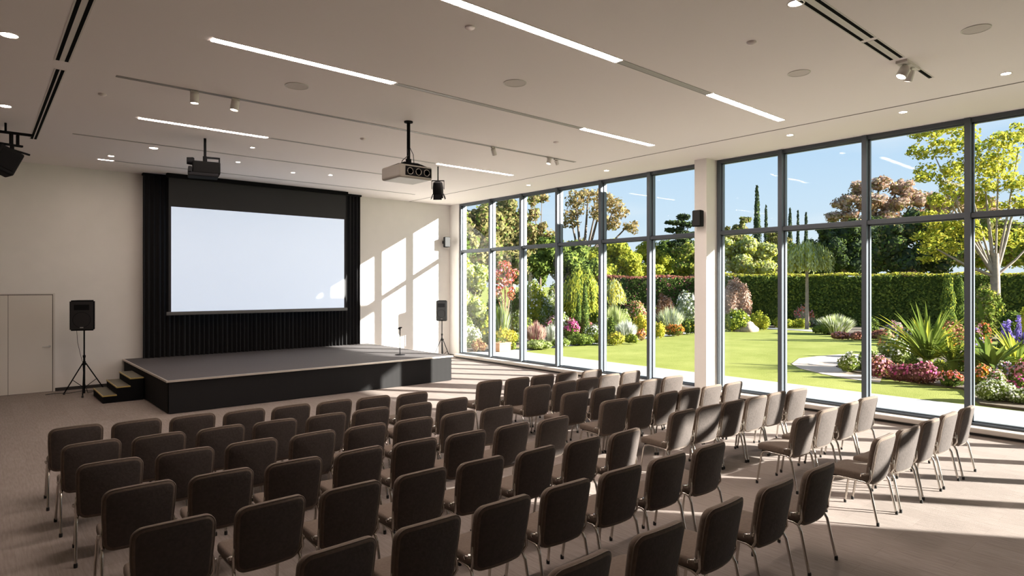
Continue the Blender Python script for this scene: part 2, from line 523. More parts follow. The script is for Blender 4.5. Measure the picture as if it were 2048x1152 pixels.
# small block step on the window side
b2 = MB()
prof = [(0, 0), (.62, 0), (.62, .035), (.52, .06), (.47, .13), (.45, .28), (0, .28)]
n = len(prof)
b2.add([(x, 0, z) for x, z in prof]+[(x, .6, z) for x, z in prof],
       [tuple(range(n)), tuple(range(n, 2*n))[::-1]]+[(i, i+n, (i+1) % n+n, (i+1) % n) for i in range(n)])
o = b2.build('stage_step_block', mat('dark grey felt', (.05, .052, .056), .8), loc=(SX1+.03, 13.35, 0))
tag(o, 'small dark grey step block on the floor at the window side of the stage', 'step')
MB().box((-.0, 0.0, .28), (.45, .6, .292)).build('tread', M_tread, o)

# curtain
cx0, cx1 = on_y(285, 16.5), on_y(721, 16.5)
cur = MB()
vs, fs = pleats((cx0, 16.5), (cx1, 16.5), SZ+.005, H-.01, 52, .045, .7, 10, 11); cur.add(vs, fs, 0, True)
cu = cur.build('stage_curtain', M_curt)
tag(cu, 'black pleated drape hanging from ceiling to stage behind the screen', 'curtain')
MB().box((cx0, 16.42, H-.05), (cx1, 16.6, H-.005)).build('curtain_rail', M_black, cu)

# screen
scr = tag(empty('projection_screen', (5.6, 16.15, 1.6)), 'large glowing white projection screen with black masking in front of the drape', 'screen')
ox, oy, oz = scr.location
sx0, sx1, sz0, sz1 = 3.44-ox, 7.75-ox, 1.68-oz, 4.13-oz
MB().box((sx0, -.004, sz0), (sx1, .004, sz1)).build('screen_surface', M_screen, scr)
MB().box((sx0-.05, -.003, sz0), (sx0, .006, H-.09-oz)).box((sx1, -.003, sz0), (sx1+.05, .006, H-.09-oz)).box((sx0, -.003, sz1), (sx1, .006, H-.09-oz)).build('screen_masking', M_mask, scr)
MB().bbox((sx0-.10, -.025, sz0-.085), (sx1+.09, .025, sz0-.001), .012).build('bottom_bar', mat('screen bar', (.12, .12, .12), .4, .4), scr)
MB().bbox((sx0-.10, -.06, H-.10-oz), (sx1+.10, .06, H-.002-oz), .012).build('screen_housing', M_black, scr)

# mic stand on the stage
mx_, my_ = at(800, 710, SZ)
ms_ = tag(empty('microphone_stand', (mx_, my_, SZ+.003)), 'short black microphone stand standing alone on the stage', 'stand')
MB().lathe([(.12, 0), (.12, .012), (.03, .022), (.012, .03)], n=20).build('base', M_blackp, ms_)
MB().tube([(0, 0, .02), (0, 0, .62)], .011).build('pole', M_blackp, ms_)
MB().tube([(-.05, 0, .64), (-.01, 0, .655), (.05, 0, .665)], [.02, .022, .014]).tube([(0, 0, .60), (0, 0, .65)], .016).build('microphone', M_blackp, ms_)

# ------------------------------------------------------------------ speakers
def speaker_box(name, w, d, h, loc, rz, label, group=None, logo=True):
    t = tag(empty(name, loc, rz), label, 'speaker', group)
    # tapering cabinet, front faces -Y
    vs = []
    for z in (0, h):
        vs += [(-w/2, -d/2, z), (w/2, -d/2, z), (w*.34, d/2, z), (-w*.34, d/2, z)]
    bm = bmesh.new()
    bv = [bm.verts.new(v) for v in vs]
    for f in ((0, 1, 2, 3), (7, 6, 5, 4), (0, 4, 5, 1), (1, 5, 6, 2), (2, 6, 7, 3), (3, 7, 4, 0)): bm.faces.new([bv[i] for i in f][::-1])
    bmesh.ops.recalc_face_normals(bm, faces=bm.faces[:])
    bmesh.ops.bevel(bm, geom=bm.edges[:], offset=w*.05, segments=2, affect='EDGES'); bm.verts.index_update()
    m = MB().add([v.co for v in bm.verts], [[v.index for v in f.verts] for f in bm.faces]); bm.free()
    m.build('cabinet', M_blackp, t)
    gr = MB().bbox((-w*.44, -d/2-.014, h*.04), (w*.44, -d/2+.002, h*.96), .005).build('grille', M_grill, t)
    if logo: MB().box((-.03, -d/2-.019, h*.09), (.03, -d/2-.013, h*.12)).build('badge', M_steel, gr)
    if w > .3:
        RX = Matrix.Rotation(math.pi/2, 3, 'X')
        MB().lathe([(w*.34, 0), (w*.35, .005), (w*.36, 0)], (0, -d/2-.013, h*.36), 28, R=RX).build('woofer_ring', M_blackp, gr)
        MB().bbox((-w*.3, -d/2-.018, h*.68), (w*.3, -d/2-.012, h*.86), .002).build('horn', M_blackp, gr)
    return t
def tripod(loc, hgt, label, rz=0, spread=.42):
    t = tag(empty('speaker_stand', loc, rz), label, 'stand', 'tripod speaker stands')
    MB().tube([(0, 0, .03), (0, 0, .80)], .019).build('pole', M_black, t)
    MB().tube([(0, 0, .80), (0, 0, hgt)], .014).build('inner_tube', M_black, t)
    MB().lathe([(.03, .62), (.03, .70)], n=12).lathe([(.026, .78), (.026, .83)], n=12).build('collar', M_blackp, t)
    MB().tube([(0, -.02, .66), (0, -.06, .66)], .012).build('knob', M_blackp, t)
    for k in range(3):
        a = math.radians(20+120*k); c, s = math.cos(a), math.sin(a)
        l = MB().tube([(c*.03, s*.03, .66), (c*spread, s*spread, .025)], .012).build('leg', M_black, t)
        MB().tube([(c*.02, s*.02, .16), (c*spread*.55, s*spread*.55, .30)], .007).build('brace', M_black, l)
        MB().lathe([(.018, 0), (.02, .03), (.012, .05)], (c*spread, s*spread, 0), 10).build('rubber_foot', M_rubber, l)
    return t
tripod((1.72, 15.75, 0), 1.35, 'black tripod stand beside the stage steps and the white door')
speaker_box('loudspeaker', .45, .34, .63, (1.72, 15.75, 1.352), -math.radians(20), 'black loudspeaker on tripod next to the white door', 'tripod loudspeakers')
tripod((10.75, 15.75, 0), 1.22, 'black tripod stand in the sunlit corner by the windows', math.radians(30), .34)
speaker_box('loudspeaker', .34, .30, .62, (10.75, 15.75, 1.222), -math.radians(40), 'black loudspeaker on tripod in sunlit corner by the windows', 'tripod loudspeakers')
cb = MB().tube([(1.60, 15.85, 1.36), (1.615, 15.84, 1.1), (1.66, 15.82, .85), (1.69, 15.80, .70)], .004, 6) \
    .tube([(1.70, 15.80, .70), (1.72, 15.83, .3), (1.80, 15.9, .012), (2.0, 16.1, .008), (1.75, 16.3, .008), (1.5, 16.15, .008), (1.25, 16.3, .008), (1.1, 16.2, .008)], .006, 6).build('speaker_cable', M_rubber)
tag(cb, 'thin black cable running down the tripod to the floor by the door', 'cable')
def wall_speaker(loc, rz, label, reach=.20):
    t = speaker_box('wall_speaker', .20, .17, .33, loc, rz, label, 'small wall speakers', False)
    MB().box((-.04, .075, .12), (.04, reach, .21)).build('bracket', M_black, t)
wall_speaker((11.42, WY-.21, 3.52), -math.radians(8), 'small black wall speaker high in the corner beside the screen wall')
wall_speaker((11.35-.115, 7.18, 3.50), -math.radians(90), 'small black speaker mounted on the white column between windows', .112)

# ------------------------------------------------------------------ ceiling fixtures
yA, yB, yC, yD, yE, yF = 4.68, 7.085, 11.14, 9.10, 13.03, 15.3
def strip(xa, xb, y, label, w=.11):
    t = tag(empty('linear_light', ((xa+xb)/2, y, H)), label, 'ceiling light', 'recessed linear ceiling lights')
    L = (xb-xa)/2
    MB().box((-L, -w/2-.008, -.006), (L, -w/2, 0)).box((-L, w/2, -.006), (L, w/2+.008, 0)).build('trim', M_white, t)
    MB().box((-L, -w/2, -.004), (L, w/2, -.0005)).build('diffuser', M_strip, t)
def cx(px, yl): # X on the ceiling along a line of constant Y
    return on_y(px, yl)
strip(cx(640, yA), cx(1237, yA), yA, 'long glowing ceiling strip nearest the viewer, cut by top edge')
strip(cx(1420, yA), cx(1563, yA), yA, 'short glowing ceiling strip toward the windows, nearest row')
strip(cx(425, yB), cx(787, yB), yB, 'long glowing ceiling strip above the left chairs, before the projector')
strip(cx(1165, yB), cx(1305, yB), yB, 'short glowing ceiling strip right of projector toward the windows, middle row')
strip(cx(278, yC), cx(534, yC), yC, 'glowing ceiling strip above the black moving light near the stage', .10)
strip(cx(875, yC), cx(1025, yC), yC, 'glowing ceiling strip behind the projector near the window corner', .10)
strip(cx(197, yF), cx(226, yF), yF, 'tiny lit ceiling strip close to the wall above the door', .06)
def channel(xa, xb, y, w, label, m=M_chan):
    o = MB().box((xa, y-w/2, H-.004), (xb, y+w/2, H-.0005)).box((xa, y-w/2-.006, H-.007), (xb, y-w/2, H)).box((xa, y+w/2, H-.007), (xb, y+w/2+.006, H)).build('ceiling_channel', m)
    tag(o, label, 'ceiling channel', 'grey channels in the ceiling')
channel(cx(1238, yA)+.01, cx(1420, yA)-.01, yA, .09, 'grey ceiling channel joining the two nearest glowing strips')
channel(cx(788, yB)+.01, cx(1164, yB)-.01, yB, .07, 'pale grey ceiling channel joining the two middle-row glowing strips')
channel(cx(535, yC)+.01, cx(874, yC)-.01, yC, .04, 'thin grey ceiling channel joining the strips nearest the stage')
channel(cx(227, yF)+.01, cx(830, yF), yF, .025, 'thin ceiling groove just above the top of the drape')
channel(cx(145, yE), cx(880, yE), yE, .03, 'thin ceiling groove over the front edge of the stage')
channel(cx(232, yD), cx(1150, yD), yD, .055, 'long grey lighting track carrying the white spotlights', mat('track grey', (.34, .32, .31), .5))

def spot(px, y, label, tilt=0, rz=0, r=.055, L=.13):
    t = tag(empty('track_spotlight', (on_y(px, y), y, H-.008), rz), label, 'spotlight', 'white track spotlights')
    MB().box((-.05, -.02, -.03), (.05, .02, 0)).build('adapter', M_white, t)
    R = Matrix.Rotation(tilt, 3, 'Y')
    c = MB().lathe([(r*.96, 0), (r, -.01), (r, -L), (r*.9, -L), (r*.85, -L+.01)], (0, 0, -.035), 20, R=R).build('can', M_white, t)
    MB().lathe([(r*.84, -L+.006), (.001, -L+.004)], (0, 0, -.035), 20, R=R).build('lens', M_spotl, c)
spot(389, yD, 'white can spotlight on the track, nearer the door side', 0)
spot(471, yD, 'white can spotlight on the track, beside another, nearer the projector', .15)
spot(986, yD, 'small white spotlight on the track just right of the projector', .5, math.radians(200), .045, .12)
spot(1099, yD, 'small white spotlight on the window end of the track', .3, 0, .045, .10)
spot(1112, yD, 'last small white spotlight at the window end of the track', -.5, 0, .04, .09)

# slot diffusers (air)
def slot(p0, p1, w, label, double=True, gap=.085):
    x0, y0 = p0; x1, y1 = p1
    dx, dy = x1-x0, y1-y0; L = math.hypot(dx, dy); a = math.atan2(dy, dx)
    t = tag(empty('air_slot', (x0, y0, H), a), label, 'air vent', 'black air slots in the ceiling')
    ys = (0, gap) if double else (0,)
    for k in ys: MB().box((0, k-w/2, -.004), (L, k+w/2, -.0005)).build('slot', M_slot, t)
    MB().box((-.02, ys[0]-w/2-.015, -.003), (L+.02, ys[0]-w/2, -.0003)).box((-.02, ys[-1]+w/2, -.003), (L+.02, ys[-1]+w/2+.015, -.0003)) \
        .box((0, ys[0]+w/2, -.003), (L, max(ys[-1]-w/2, ys[0]+w/2+.01), -.0003)).build('frame', M_white, t)
slot((.80, 5.2), (.80, at(126, 122, H)[1]), .035, 'long double black air slot over the left chairs, top edge')
slot((.80, at(129, 141, H)[1]), (.80, at(68, 278, H)[1]), .035, 'thin black air slot ending near the stage light by the door', True, .05)
s2 = at(1745, 75, H)[1]
slot((on_y(1600, s2-.02), s2), (on_y(1745, s2), s2), .035, 'double black air slot at the top edge above the window side', True, .10)
slot((on_y(1751, s2), s2), (on_y(1803, s2), s2), .035, 'short double black air slot just before the twin white spotlight', True, .10)
slot((on_y(1834, s2), s2), (on_y(1862, s2), s2), .03, 'shortest black air slot just beyond the twin white spotlight', False)
# twin spotlight by the windows
t = tag(empty('twin_spotlight', (on_y(1818, s2), s2+.02, H)), 'white twin-head spotlight under the ceiling by the window-side air slots', 'spotlight')
MB().box((-.16, -.05, -.03), (.30, .07, 0)).build('mount', M_white, t)
for dx, tl, rr in ((-.02, .35, .06), (.13, -.25, .05)):
    R = Matrix.Rotation(tl, 3, 'Y') @ Matrix.Rotation(.35, 3, 'X')
    c = MB().tube([(dx, 0, -.02), (dx, 0, -.07)], .012).lathe([(rr*.7, 0), (rr, -.03), (rr, -.13), (rr*.9, -.13)], (dx, 0, -.05), 20, R=R).build('lamp_head', M_white, t)
    MB().lathe([(rr*.82, -.131), (.001, -.129)], (dx, 0, -.05), 20, R=R).build('lens', M_spotl, c)

def down(px, y, label, r=.055):
    X, Y = at(px, y, H)
    t = tag(empty('downlight', (X, Y, H)), label, 'downlight', 'round recessed downlights')
    MB().lathe([(r+.012, 0), (r+.012, -.005), (r, -.005), (r, 0)], n=24).build('trim_ring', M_white, t)
    MB().lathe([(r, -.0025), (.001, -.0028)], n=24).build('lens', M_down, t)
down(18, 70, 'large glowing downlight at the edge, nearest the viewer on door side', .075)
down(10, 212, 'glowing downlight at the edge above the twin stage lights', .07)
down(307, 296, 'glowing downlight right of the lit strip near the door wall', .07)
down(222, 312, 'small glowing downlight just above the tiny strip over the door', .05)
down(505, 295, 'tiny downlight between the black moving light and the glowing strip end', .035)
down(476, 324, 'tiny downlight just right of the black moving light', .04)
down(586, 345, 'tiny downlight over the drape, left one of the close pair', .04)
down(661, 350, 'tiny downlight over the drape, right one of the close pair', .04)
down(1592, 6, 'bright downlight at top edge beside the black air slots', .065)
down(2012, 147, 'downlight nearest the windows at the edge of the picture', .05)
down(1806, 224, 'downlight in the window strip above the wide third pane', .05)
down(1580, 270, 'downlight in the window strip above the cypress trees', .05)
down(1213, 341, 'downlight in the window strip above the bays left of the column', .05)
down(1057, 370, 'faint downlight in the window strip nearest the screen wall', .045)

def disc(px, y, r, label):
    X, Y = at(px, y, H)
    t = tag(empty('ceiling_speaker', (X, Y, H)), label, 'ceiling speaker', 'flat round ceiling speakers')
    MB().lathe([(r, 0), (r, -.006), (r-.012, -.009), (r-.014, -.005)], n=32).build('rim', M_white, t)
    MB().lathe([(r-.014, -.005), (.001, -.006)], n=32).build('grille', mat('speaker mesh', (.68, .63, .60), .8), t)
disc(594, 172, .15, 'flat grey round ceiling speaker left of the projector pole')
disc(1030, 166, .15, 'flat grey round ceiling speaker beside the long joined strips')
disc(1598, 146, .13, 'flat grey round ceiling speaker near the short strip by the windows')
disc(1952, 58, .13, 'flat round ceiling speaker with pale rim in the top corner')
def det(px, y, label):
    X, Y = at(px, y, H)
    t = tag(MB().lathe([(.05, 0), (.05, -.012), (.032, -.026), (.012, -.034), (.001, -.034)], n=20).build('smoke_detector', M_ceil, loc=(X, Y, H)), label, 'smoke detector', 'small white ceiling detectors')
det(205, 188, 'small white ceiling detector left of the grey lighting track')
det(726, 277, 'small white ceiling detector between the projector and the moving light')
det(1503, 84, 'small white ceiling detector between the near strip and air slots')
det(1112, 284, 'small white ceiling detector above the end of the spotlight track')
det(940, 54, 'small white ceiling detector left of the nearest long strip')

# projector
px_, py_ = at(817, 243, H)
pj = tag(empty('projector', (px_, py_, 0), 0), 'grey boxy projector hanging on a black ceiling pole', 'projector')
zb, zt = hz(362, 10.1), hz(338, 9.6)
zb, zt = 3.96, 4.17
bd = MB().bbox((-.30, -.24, zb), (.30, .34, zt), .035).build('casing', M_grey, pj)
MB().bbox((-.20, -.252, zb+.035), (.27, -.235, zt-.03), .006).build('vent_panel', M_black, bd)
v = MB()
for k in range(3):
    v.lathe([(.045, 0), (.05, .006), (.055, 0)], (-.12+.15*k, -.254, (zb+zt)/2), 18, R=Matrix.Rotation(math.pi/2, 3, 'X'))
v.build('fan_ring', M_grey, bd)
MB().lathe([(.07, 0), (.07, .05), (.05, .06), (.001, .05)], (.12, .34, (zb+zt)/2), 20, R=Matrix.Rotation(-math.pi/2, 3, 'X')).build('lens', M_blackp, pj)
MB().tube([(0, 0, H), (0, 0, zt+.10)], .027, 12).lathe([(.07, H-.02), (.07, H)], n=16).build('pole', M_black, pj)
br = MB().tube([(0, 0, zt+.13), (0, 0, zt+.03)], .045, 10)
for dx, dy in ((-.24, -.16), (.24, -.16), (-.24, .2), (.24, .2)):
    br.tube([(0, 0, zt+.07), (dx*.5, dy*.5, zt+.055), (dx, dy, zt+.0)], .012, 6)
br.box((-.16, -.1, zt+.03), (.16, .12, zt+.045)).build('mount', M_black, pj)
MB().tube([(.02, .02, zt+.35), (.10, .02, zt+.22), (.14, .05, zt+.02)], .006, 6).tube([(-.02, 0, zt+.30), (-.03, -.05, zt+.18), (-.18, -.12, zt+.07), (-.2, -.1, zt+.0)], .006, 6).build('cable', M_rubber, pj)

# black moving light / small projector near the stage
px_, py_ = at(410, 277, H)
ml = tag(empty('stage_light', (px_, py_, 0), math.radians(-12)), 'black boxy stage light on a short pole left of the projector', 'stage light')
MB().tube([(0, 0, H), (0, 0, 4.56)], .022, 10).build('pole', M_black, ml)
MB().box((-.02, -.03, 4.55), (.24, .03, 4.575)).box((.22, -.03, 4.48), (.24, .03, 4.575)).tube([(0, 0, 4.58), (0, 0, 4.46)], .035, 8).box((-.2, -.05, 4.44), (.05, .05, 4.46)).build('bracket', M_black, ml)
MB().bbox((-.20, -.16, 4.26), (.24, .20, 4.47), .02).build('housing', M_slot, ml)
MB().bbox((-.27, -.20, 4.20), (.21, .16, 4.26), .015).bbox((-.27, -.20, 4.26), (-.21, .16, 4.36), .015).build('yoke', M_black, ml)
MB().lathe([(.06, -.1), (.07, 0), (.055, .02)], (-.19, -.05, 4.47), 16, R=Matrix.Rotation(math.pi/2, 3, 'Y')).build('motor_cap', M_black, ml)

def theatre(loc, rz, sc, label, pole_top, tiltv=.35):
    t = tag(empty('stage_spotlight', loc, rz), label, 'stage light', 'black theatre spotlights')
    w = .15*sc
    if pole_top: MB().tube([(0, 0, pole_top-loc[2]), (0, 0, .19*sc)], .014, 8).build('pole', M_black, t)
    MB().box((-w, -.02, .17*sc), (w, .02, .19*sc)).box((-w, -.02, -.02*sc), (-w+.012, .02, .18*sc)).box((w-.012, -.02, -.02*sc), (w, .02, .18*sc)).build('yoke', M_black, t)
    R = Matrix.Rotation(tiltv, 3, 'X')
    b = MB()
    b.lathe([(.06*sc, .16*sc), (.11*sc, .14*sc), (.125*sc, .02*sc), (.125*sc, -.14*sc), (.11*sc, -.15*sc)], (0, 0, 0), 14, R=R, smooth=False)
    bo = b.build('lamp_body', M_blackp, t)
    for k in range(4):
        Rk = R @ Matrix.Rotation(math.pi/2*k, 3, 'Z')
        q = MB().box((-.10*sc, .12*sc, -.26*sc), (.10*sc, .128*sc, -.13*sc), R=Matrix.Rotation(.35, 3, 'X'), c=(0, .125*sc, -.13*sc))
        q.v = [tuple(Rk @ Vector(p)) for p in q.v]
        q.build('barn_door', M_black, bo)
    MB().lathe([(.10*sc, -.148*sc), (.001, -.146*sc)], (0, 0, 0), 14, R=R).build('lens', mat('dark lens', (.05, .05, .05), .1), t)
px_, py_ = at(876, 333, H)
theatre((px_, py_, 4.42), math.radians(-40), .92, 'black theatre spotlight hanging behind the projector near the screen', H, .25)
# pair on a bar at the picture edge
bx, by = at(24, 266, H-.15)
bar = tag(empty('lighting_bar', (bx, by, H)), 'black lighting bar under the ceiling at the door side edge', 'lighting bar')
MB().box((-1.2, -.02, -.17), (.27, .02, -.13)).build('bar', M_black, bar)
MB().tube([(-.08, 0, 0), (-.08, 0, -.14)], .016).build('hanger', M_black, bar)
MB().tube([(-.9, 0, 0), (-.9, 0, -.14)], .016).build('hanger', M_black, bar)
def big_head(dx, label, rz):
    t = tag(empty('stage_floodlight', (bx+dx, by, H-.17), rz), label, 'stage light', 'large black lights on the lighting bar')
    MB().box((-.03, -.03, -.16), (.01, .03, 0)).box((.06, -.03, -.16), (.09, .03, 0)).box((-.20, -.03, -.19), (.14, .03, -.16)).build('clamp', M_black, t)
    bm = MB(); R = Matrix.Rotation(math.radians(24), 3, 'Y')
    bm.bbox((-.20, -.17, -.68), (.14, .15, -.28), .03)
    bm.v = [tuple(R @ (Vector(p)-Vector((0, 0, -.28)))+Vector((0, 0, -.28))) for p in bm.v]
    bo = bm.build('lamp_body', M_blackp, t)
    MB().box((.0, -.02, -.285), (.24, .02, -.26), R=Matrix.Rotation(.2, 3, 'Y')).tube([(0, 0, -.18), (0, 0, -.32)], .03, 8).build('bracket', M_black, t)
    f = MB().bbox((-.16, -.185, -.62), (.10, -.165, -.34), .008)
    f.v = [tuple(R @ (Vector(p)-Vector((0, 0, -.28)))+Vector((0, 0, -.28))) for p in f.v]
    f.build('lens_hood', M_black, bo)
big_head(.0, 'tilted black stage light at the picture edge, inner one on the bar', math.radians(15))
big_head(-.62, 'black stage light cut by the picture edge, outer one on the bar', math.radians(-15))

# ------------------------------------------------------------------ chairs
BTOP = .83
def make_chair():
    t = empty('padded_chair')
    t['category'] = 'chair'
    vs, fs, ol = rounded_slab(.455, .45, .07, .075, .022)
    def sb(v):
        x, y, z = v
        return (x*(1-.06*max(0, (y/.225))), y+.015, .425+z-(max(0, y-.12)**2)*1.2+.10*x*x)
    MB().add([sb(v) for v in vs], fs, 0, True).build('seat', M_seat, t)
    MB().bbox((-.19, -.17, .365), (.19, .18, .388), .008).build('seat_pan', M_rubber, t)
    bh = .465; zc = BTOP-bh/2
    def bd(x, y, z):
        f = (y+bh/2)/bh
        X = x*(.93+.07*min(1, f*1.6))
        return (X, -.205+.55*x*x-.08*(f-.25)+.03*(1-f)**2*0+z*1.0, zc+y+(-.012*(x/.235)**2 if f > .8 else 0))
    vs, fs, ol = rounded_slab(.475, bh, .068, .066, .024, None)
    vs = [bd(v[0], v[1], v[2]) for v in vs]
    fs = [f[::-1] for f in fs]
    nol = len(ol); bk = MB().add(vs, fs, 0, True)
    for i in range(5*nol, 5*nol+4*nol): bk.m[i] = 1          # darker rear cloth, shade of the back put into its colour
    back = bk.build('backrest', [M_seat, M_fab], t)  # rim stays lighter brown, overhead light put into its colour
    pp = [bd(x*.99, y*.99, -.022) for x, y in ol]
    MB().tube(pp, .0042, 5, closed=True).build('piping', M_pipe, back)
    for s in (-1, 1):
        l = MB().tube([(s*.215, -.13, .385), (s*.226, -.17, .375), (s*.232, -.195, .33), (s*.240, -.262, .02)], .0115, 8).build('rear_leg', M_chrome, t)
        MB().lathe([(.014, 0), (.015, .02), (.013, .035)], (s*.2405, -.265, 0), 8).build('foot_cap', M_rubber, l)
        l = MB().tube([(s*.205, .10, .385), (s*.208, .15, .375), (s*.212, .17, .33), (s*.222, .215, .02)], .0115, 8).build('front_leg', M_chrome, t)
        MB().lathe([(.014, 0), (.015, .02), (.013, .035)], (s*.2225, .217, 0), 8).build('foot_cap', M_rubber, l)
        MB().tube([(s*.225, -.17, .38), (s*.238, -.20, .43), (s*.236, -.195, .50), (s*.225, -.185, .54)], .0095, 7).tube([(s*.215, -.13, .385), (s*.205, .10, .385)], .0095, 7).build('side_rail', M_chrome, t)
        MB().tube([(s*.232, -.17, .47), (s*.250, -.165, .475), (s*.250, -.12, .465), (s*.236, -.11, .44)], .0075, 6).lathe([(.014, 0), (.014, .022)], (s*.246, -.18, .47), 8).build('link_bracket', M_chrome, t)
    return t
LF = [  # back-top centres surveyed from the photograph, row by row from the stage
 [(148.7,850),(273.4,838.8),(386,828.5),(492,818.6),(584.4,809),(668.4,799.5),(749.4,791),(823.9,784.4)],
 [(179.4,881.5),(318,867),(442.6,851.8),(553.7,838.8),(655,827),(745,814.5),(832.4,806.3),(904,795.4)],
 [(218.7,920),(372.5,897),(509,878),(628,863),(733,848),(829.7,835.7),(919.6,823),(994.7,812.5)],
 [(272,968),(444,941),(593,917.4),(722,895),(838,876.7),(938,862),(1028,846),(1100.7,835.4)],
 [(342,1041),(543.4,998),(704,967),(845.4,939),(967.4,915),(1076.8,894.5),(1169.7,875.7),(1246,860.7)],
 [(657,1093),(856,1040),(1018.7,993.6),(1150,958.4),(1247,933),(1340,908),(1415,890)],
 [(1165,1115),(1320,1051),(1449,1001),(1556,963),(1642,930)]]
RG = [
 [(981,759.8),(1035.5,754.7),(1090.4,748),(1138,742.7),(1184.4,739.5)],
 [(1080.7,768.8),(1130.7,762),(1174.7,754.7),(1223.5,746.9),(1263,741.5)],
 [(1156,781.8),(1207.6,773.7),(1260,766.4),(1306.5,756.6),(1348,751)],
 [(1230.8,798),(1287,789.6),(1337,782),(1382,776),(1426,769),(1467,764)],
 [(1368,819),(1419.5,809.6),(1468,800),(1515,791.7),(1556,782),(1597,777)],
 [(1612.5,830.7),(1657,815),(1700,804),(1739,792.5)],
 [(1768,870),(1821,853),(1864,836.5),(1900,823.6),(1933,813.5)]]
ORD = ['first', 'second', 'third', 'fourth', 'fifth', 'sixth', 'seventh', 'eighth']
ROWN = ['front row', 'second row', 'third row', 'fourth row', 'fifth row', 'second-last row', 'rearmost row']
chair0 = make_chair(); used = False
rng = random.Random(5)
for blk, (rows, bn, gn) in enumerate(((LF, 'door-side block', 'chairs in the block nearer the door'), (RG, 'window-side block', 'chairs in the block nearer the windows'))):
    for ri, row in enumerate(rows):
        n = len(row)
        pts = np.array([at(a, b, BTOP) for a, b in row]); ii = np.arange(n)
        kx = np.polyfit(ii, pts[:, 0], 1); ky = np.polyfit(ii, pts[:, 1], 1)
        for ci in range(n):
            X = float(kx[0]*ci+kx[1]); Y = float(.5*(ky[0]*ci+ky[1])+.5*pts[ci, 1])
            Y = Y+.245
            if blk == 0 and ri < 5:
                where = '%s from the door end' % ORD[ci] if ci < n-1 else 'at the aisle end'
            elif blk == 0:
                where = '%s in from the aisle end' % ORD[n-1-ci] if ci < n-1 else 'at the aisle end'
            else:
                where = '%s from the aisle end' % ORD[ci] if ci < n-1 else 'at the window end'
            if 'from the' in where and where.startswith('first'): where = 'at the door end' if blk == 0 else 'at the aisle end'
            lab = 'brown padded chair %s, %s, %s' % (where, ROWN[ri], bn)
            rz = math.radians(rng.uniform(-2.5, 2.5))
            if blk == 1: rz += math.radians(-3)
            if not used:
                used = True
                first_args = ((X, Y, 0), rz, lab, gn)
                chair0.location = (X, Y, 0); chair0.rotation_euler = (0, 0, rz); chair0['label'] = lab; chair0['group'] = gn
            else:
                dup(chair0, (X, Y, 0), rz, lab, gn)

# ------------------------------------------------------------------ garden ground
struct(MB().box((WX+.25, -30, -.10), (14.45, 17.3, -.005)).build('terrace', M_concrete))
struct(MB().poly([(14.45, -200), (900, -200), (900, 900), (-200, 900), (-200, 17.3), (14.45, 17.3)], -.3, -.02).build('lawn', M_lawn))
def flat(name, px_y, z, m, sub=None):
    pts = [at(a, b, 0) for a, b in px_y]
    o = MB().poly(pts, -.015, z).build(name, m)
    return struct(o)
BX = lambda px, d: ground(px, d)
# long bed from the far end of the terrace round to the hedge
bed = [(12.0, 17.35), (14.6, 17.35), (17, 17.9), (20.5, 17.9), (24.5, 18.2), (28.0, 18.9), BX(1435, 33.2), BX(1500, 33), BX(1560, 35), BX(1640, 35),
       BX(1650, 31), BX(1700, 28.4), BX(1760, 27.2), BX(1900, 26.6), BX(2100, 25), BX(2300, 25), BX(2300, 42), BX(1700, 43), BX(1400, 43), BX(1150, 46), BX(880, 44), (10.5, 30), (10.5, 17.35)]
struct(MB().poly(bed, -.015, .03).build('flower_bed', M_soil))
isl = [BX(1672, 17.6), BX(1700, 16.6), BX(1760, 15.6), BX(1850, 14.6), BX(1925, 13.8), BX(1960, 12.0), BX(2060, 11.4), BX(2130, 11.2), BX(2140, 16), BX(2100, 23), BX(1900, 22), BX(1790, 21.5), BX(1720, 19.5)]
struct(MB().poly(isl, -.015, .03).build('flower_bed', M_soil))
# winding path and pale kerbs
def ribbon(px_y, w, z, m, name='path'):
    P = [Vector((*at(a, b, 0), 0)) for a, b in px_y]
    Q = []
    for i in range(len(P)-1):
        p0 = P[max(i-1, 0)]; p1 = P[i]; p2 = P[i+1]; p3 = P[min(i+2, len(P)-1)]
        for k in range(8):
            t_ = k/8
            Q.append(.5*((2*p1)+(-p0+p2)*t_+(2*p0-5*p1+4*p2-p3)*t_*t_+(-p0+3*p1-3*p2+p3)*t_**3))
    Q.append(P[-1])
    vs = []; fs = []
    for i, q in enumerate(Q):
        d = Q[min(i+1, len(Q)-1)]-Q[max(i-1, 0)]; d.normalize(); nr = Vector((-d.y, d.x, 0))
        ww = w(i/(len(Q)-1)) if callable(w) else w
        vs += [q+nr*ww/2+Vector((0, 0, z)), q-nr*ww/2+Vector((0, 0, z))]
    for i in range(len(Q)-1): fs.append((2*i, 2*i+1, 2*i+3, 2*i+2))
    return struct(MB().add(vs, fs).build(name, m))
pp = [(1760, 764), (1700, 757), (1645, 747), (1600, 736), (1583, 727), (1598, 716), (1640, 711), (1680, 708), (1730, 707), (1770, 706), (1770, 730), (1765, 750)]
flat('path', pp, -.008, M_path)
ribbon([(1000, 706), (1060, 697.5), (1140, 690), (1240, 681.5), (1320, 672), (1390, 663.5), (1430, 660)], .55, .0, M_concrete, 'kerb')
ribbon([(1505, 655.5), (1560, 657.5), (1610, 660), (1645, 663)], 1.1, -.004, M_concrete, 'path')

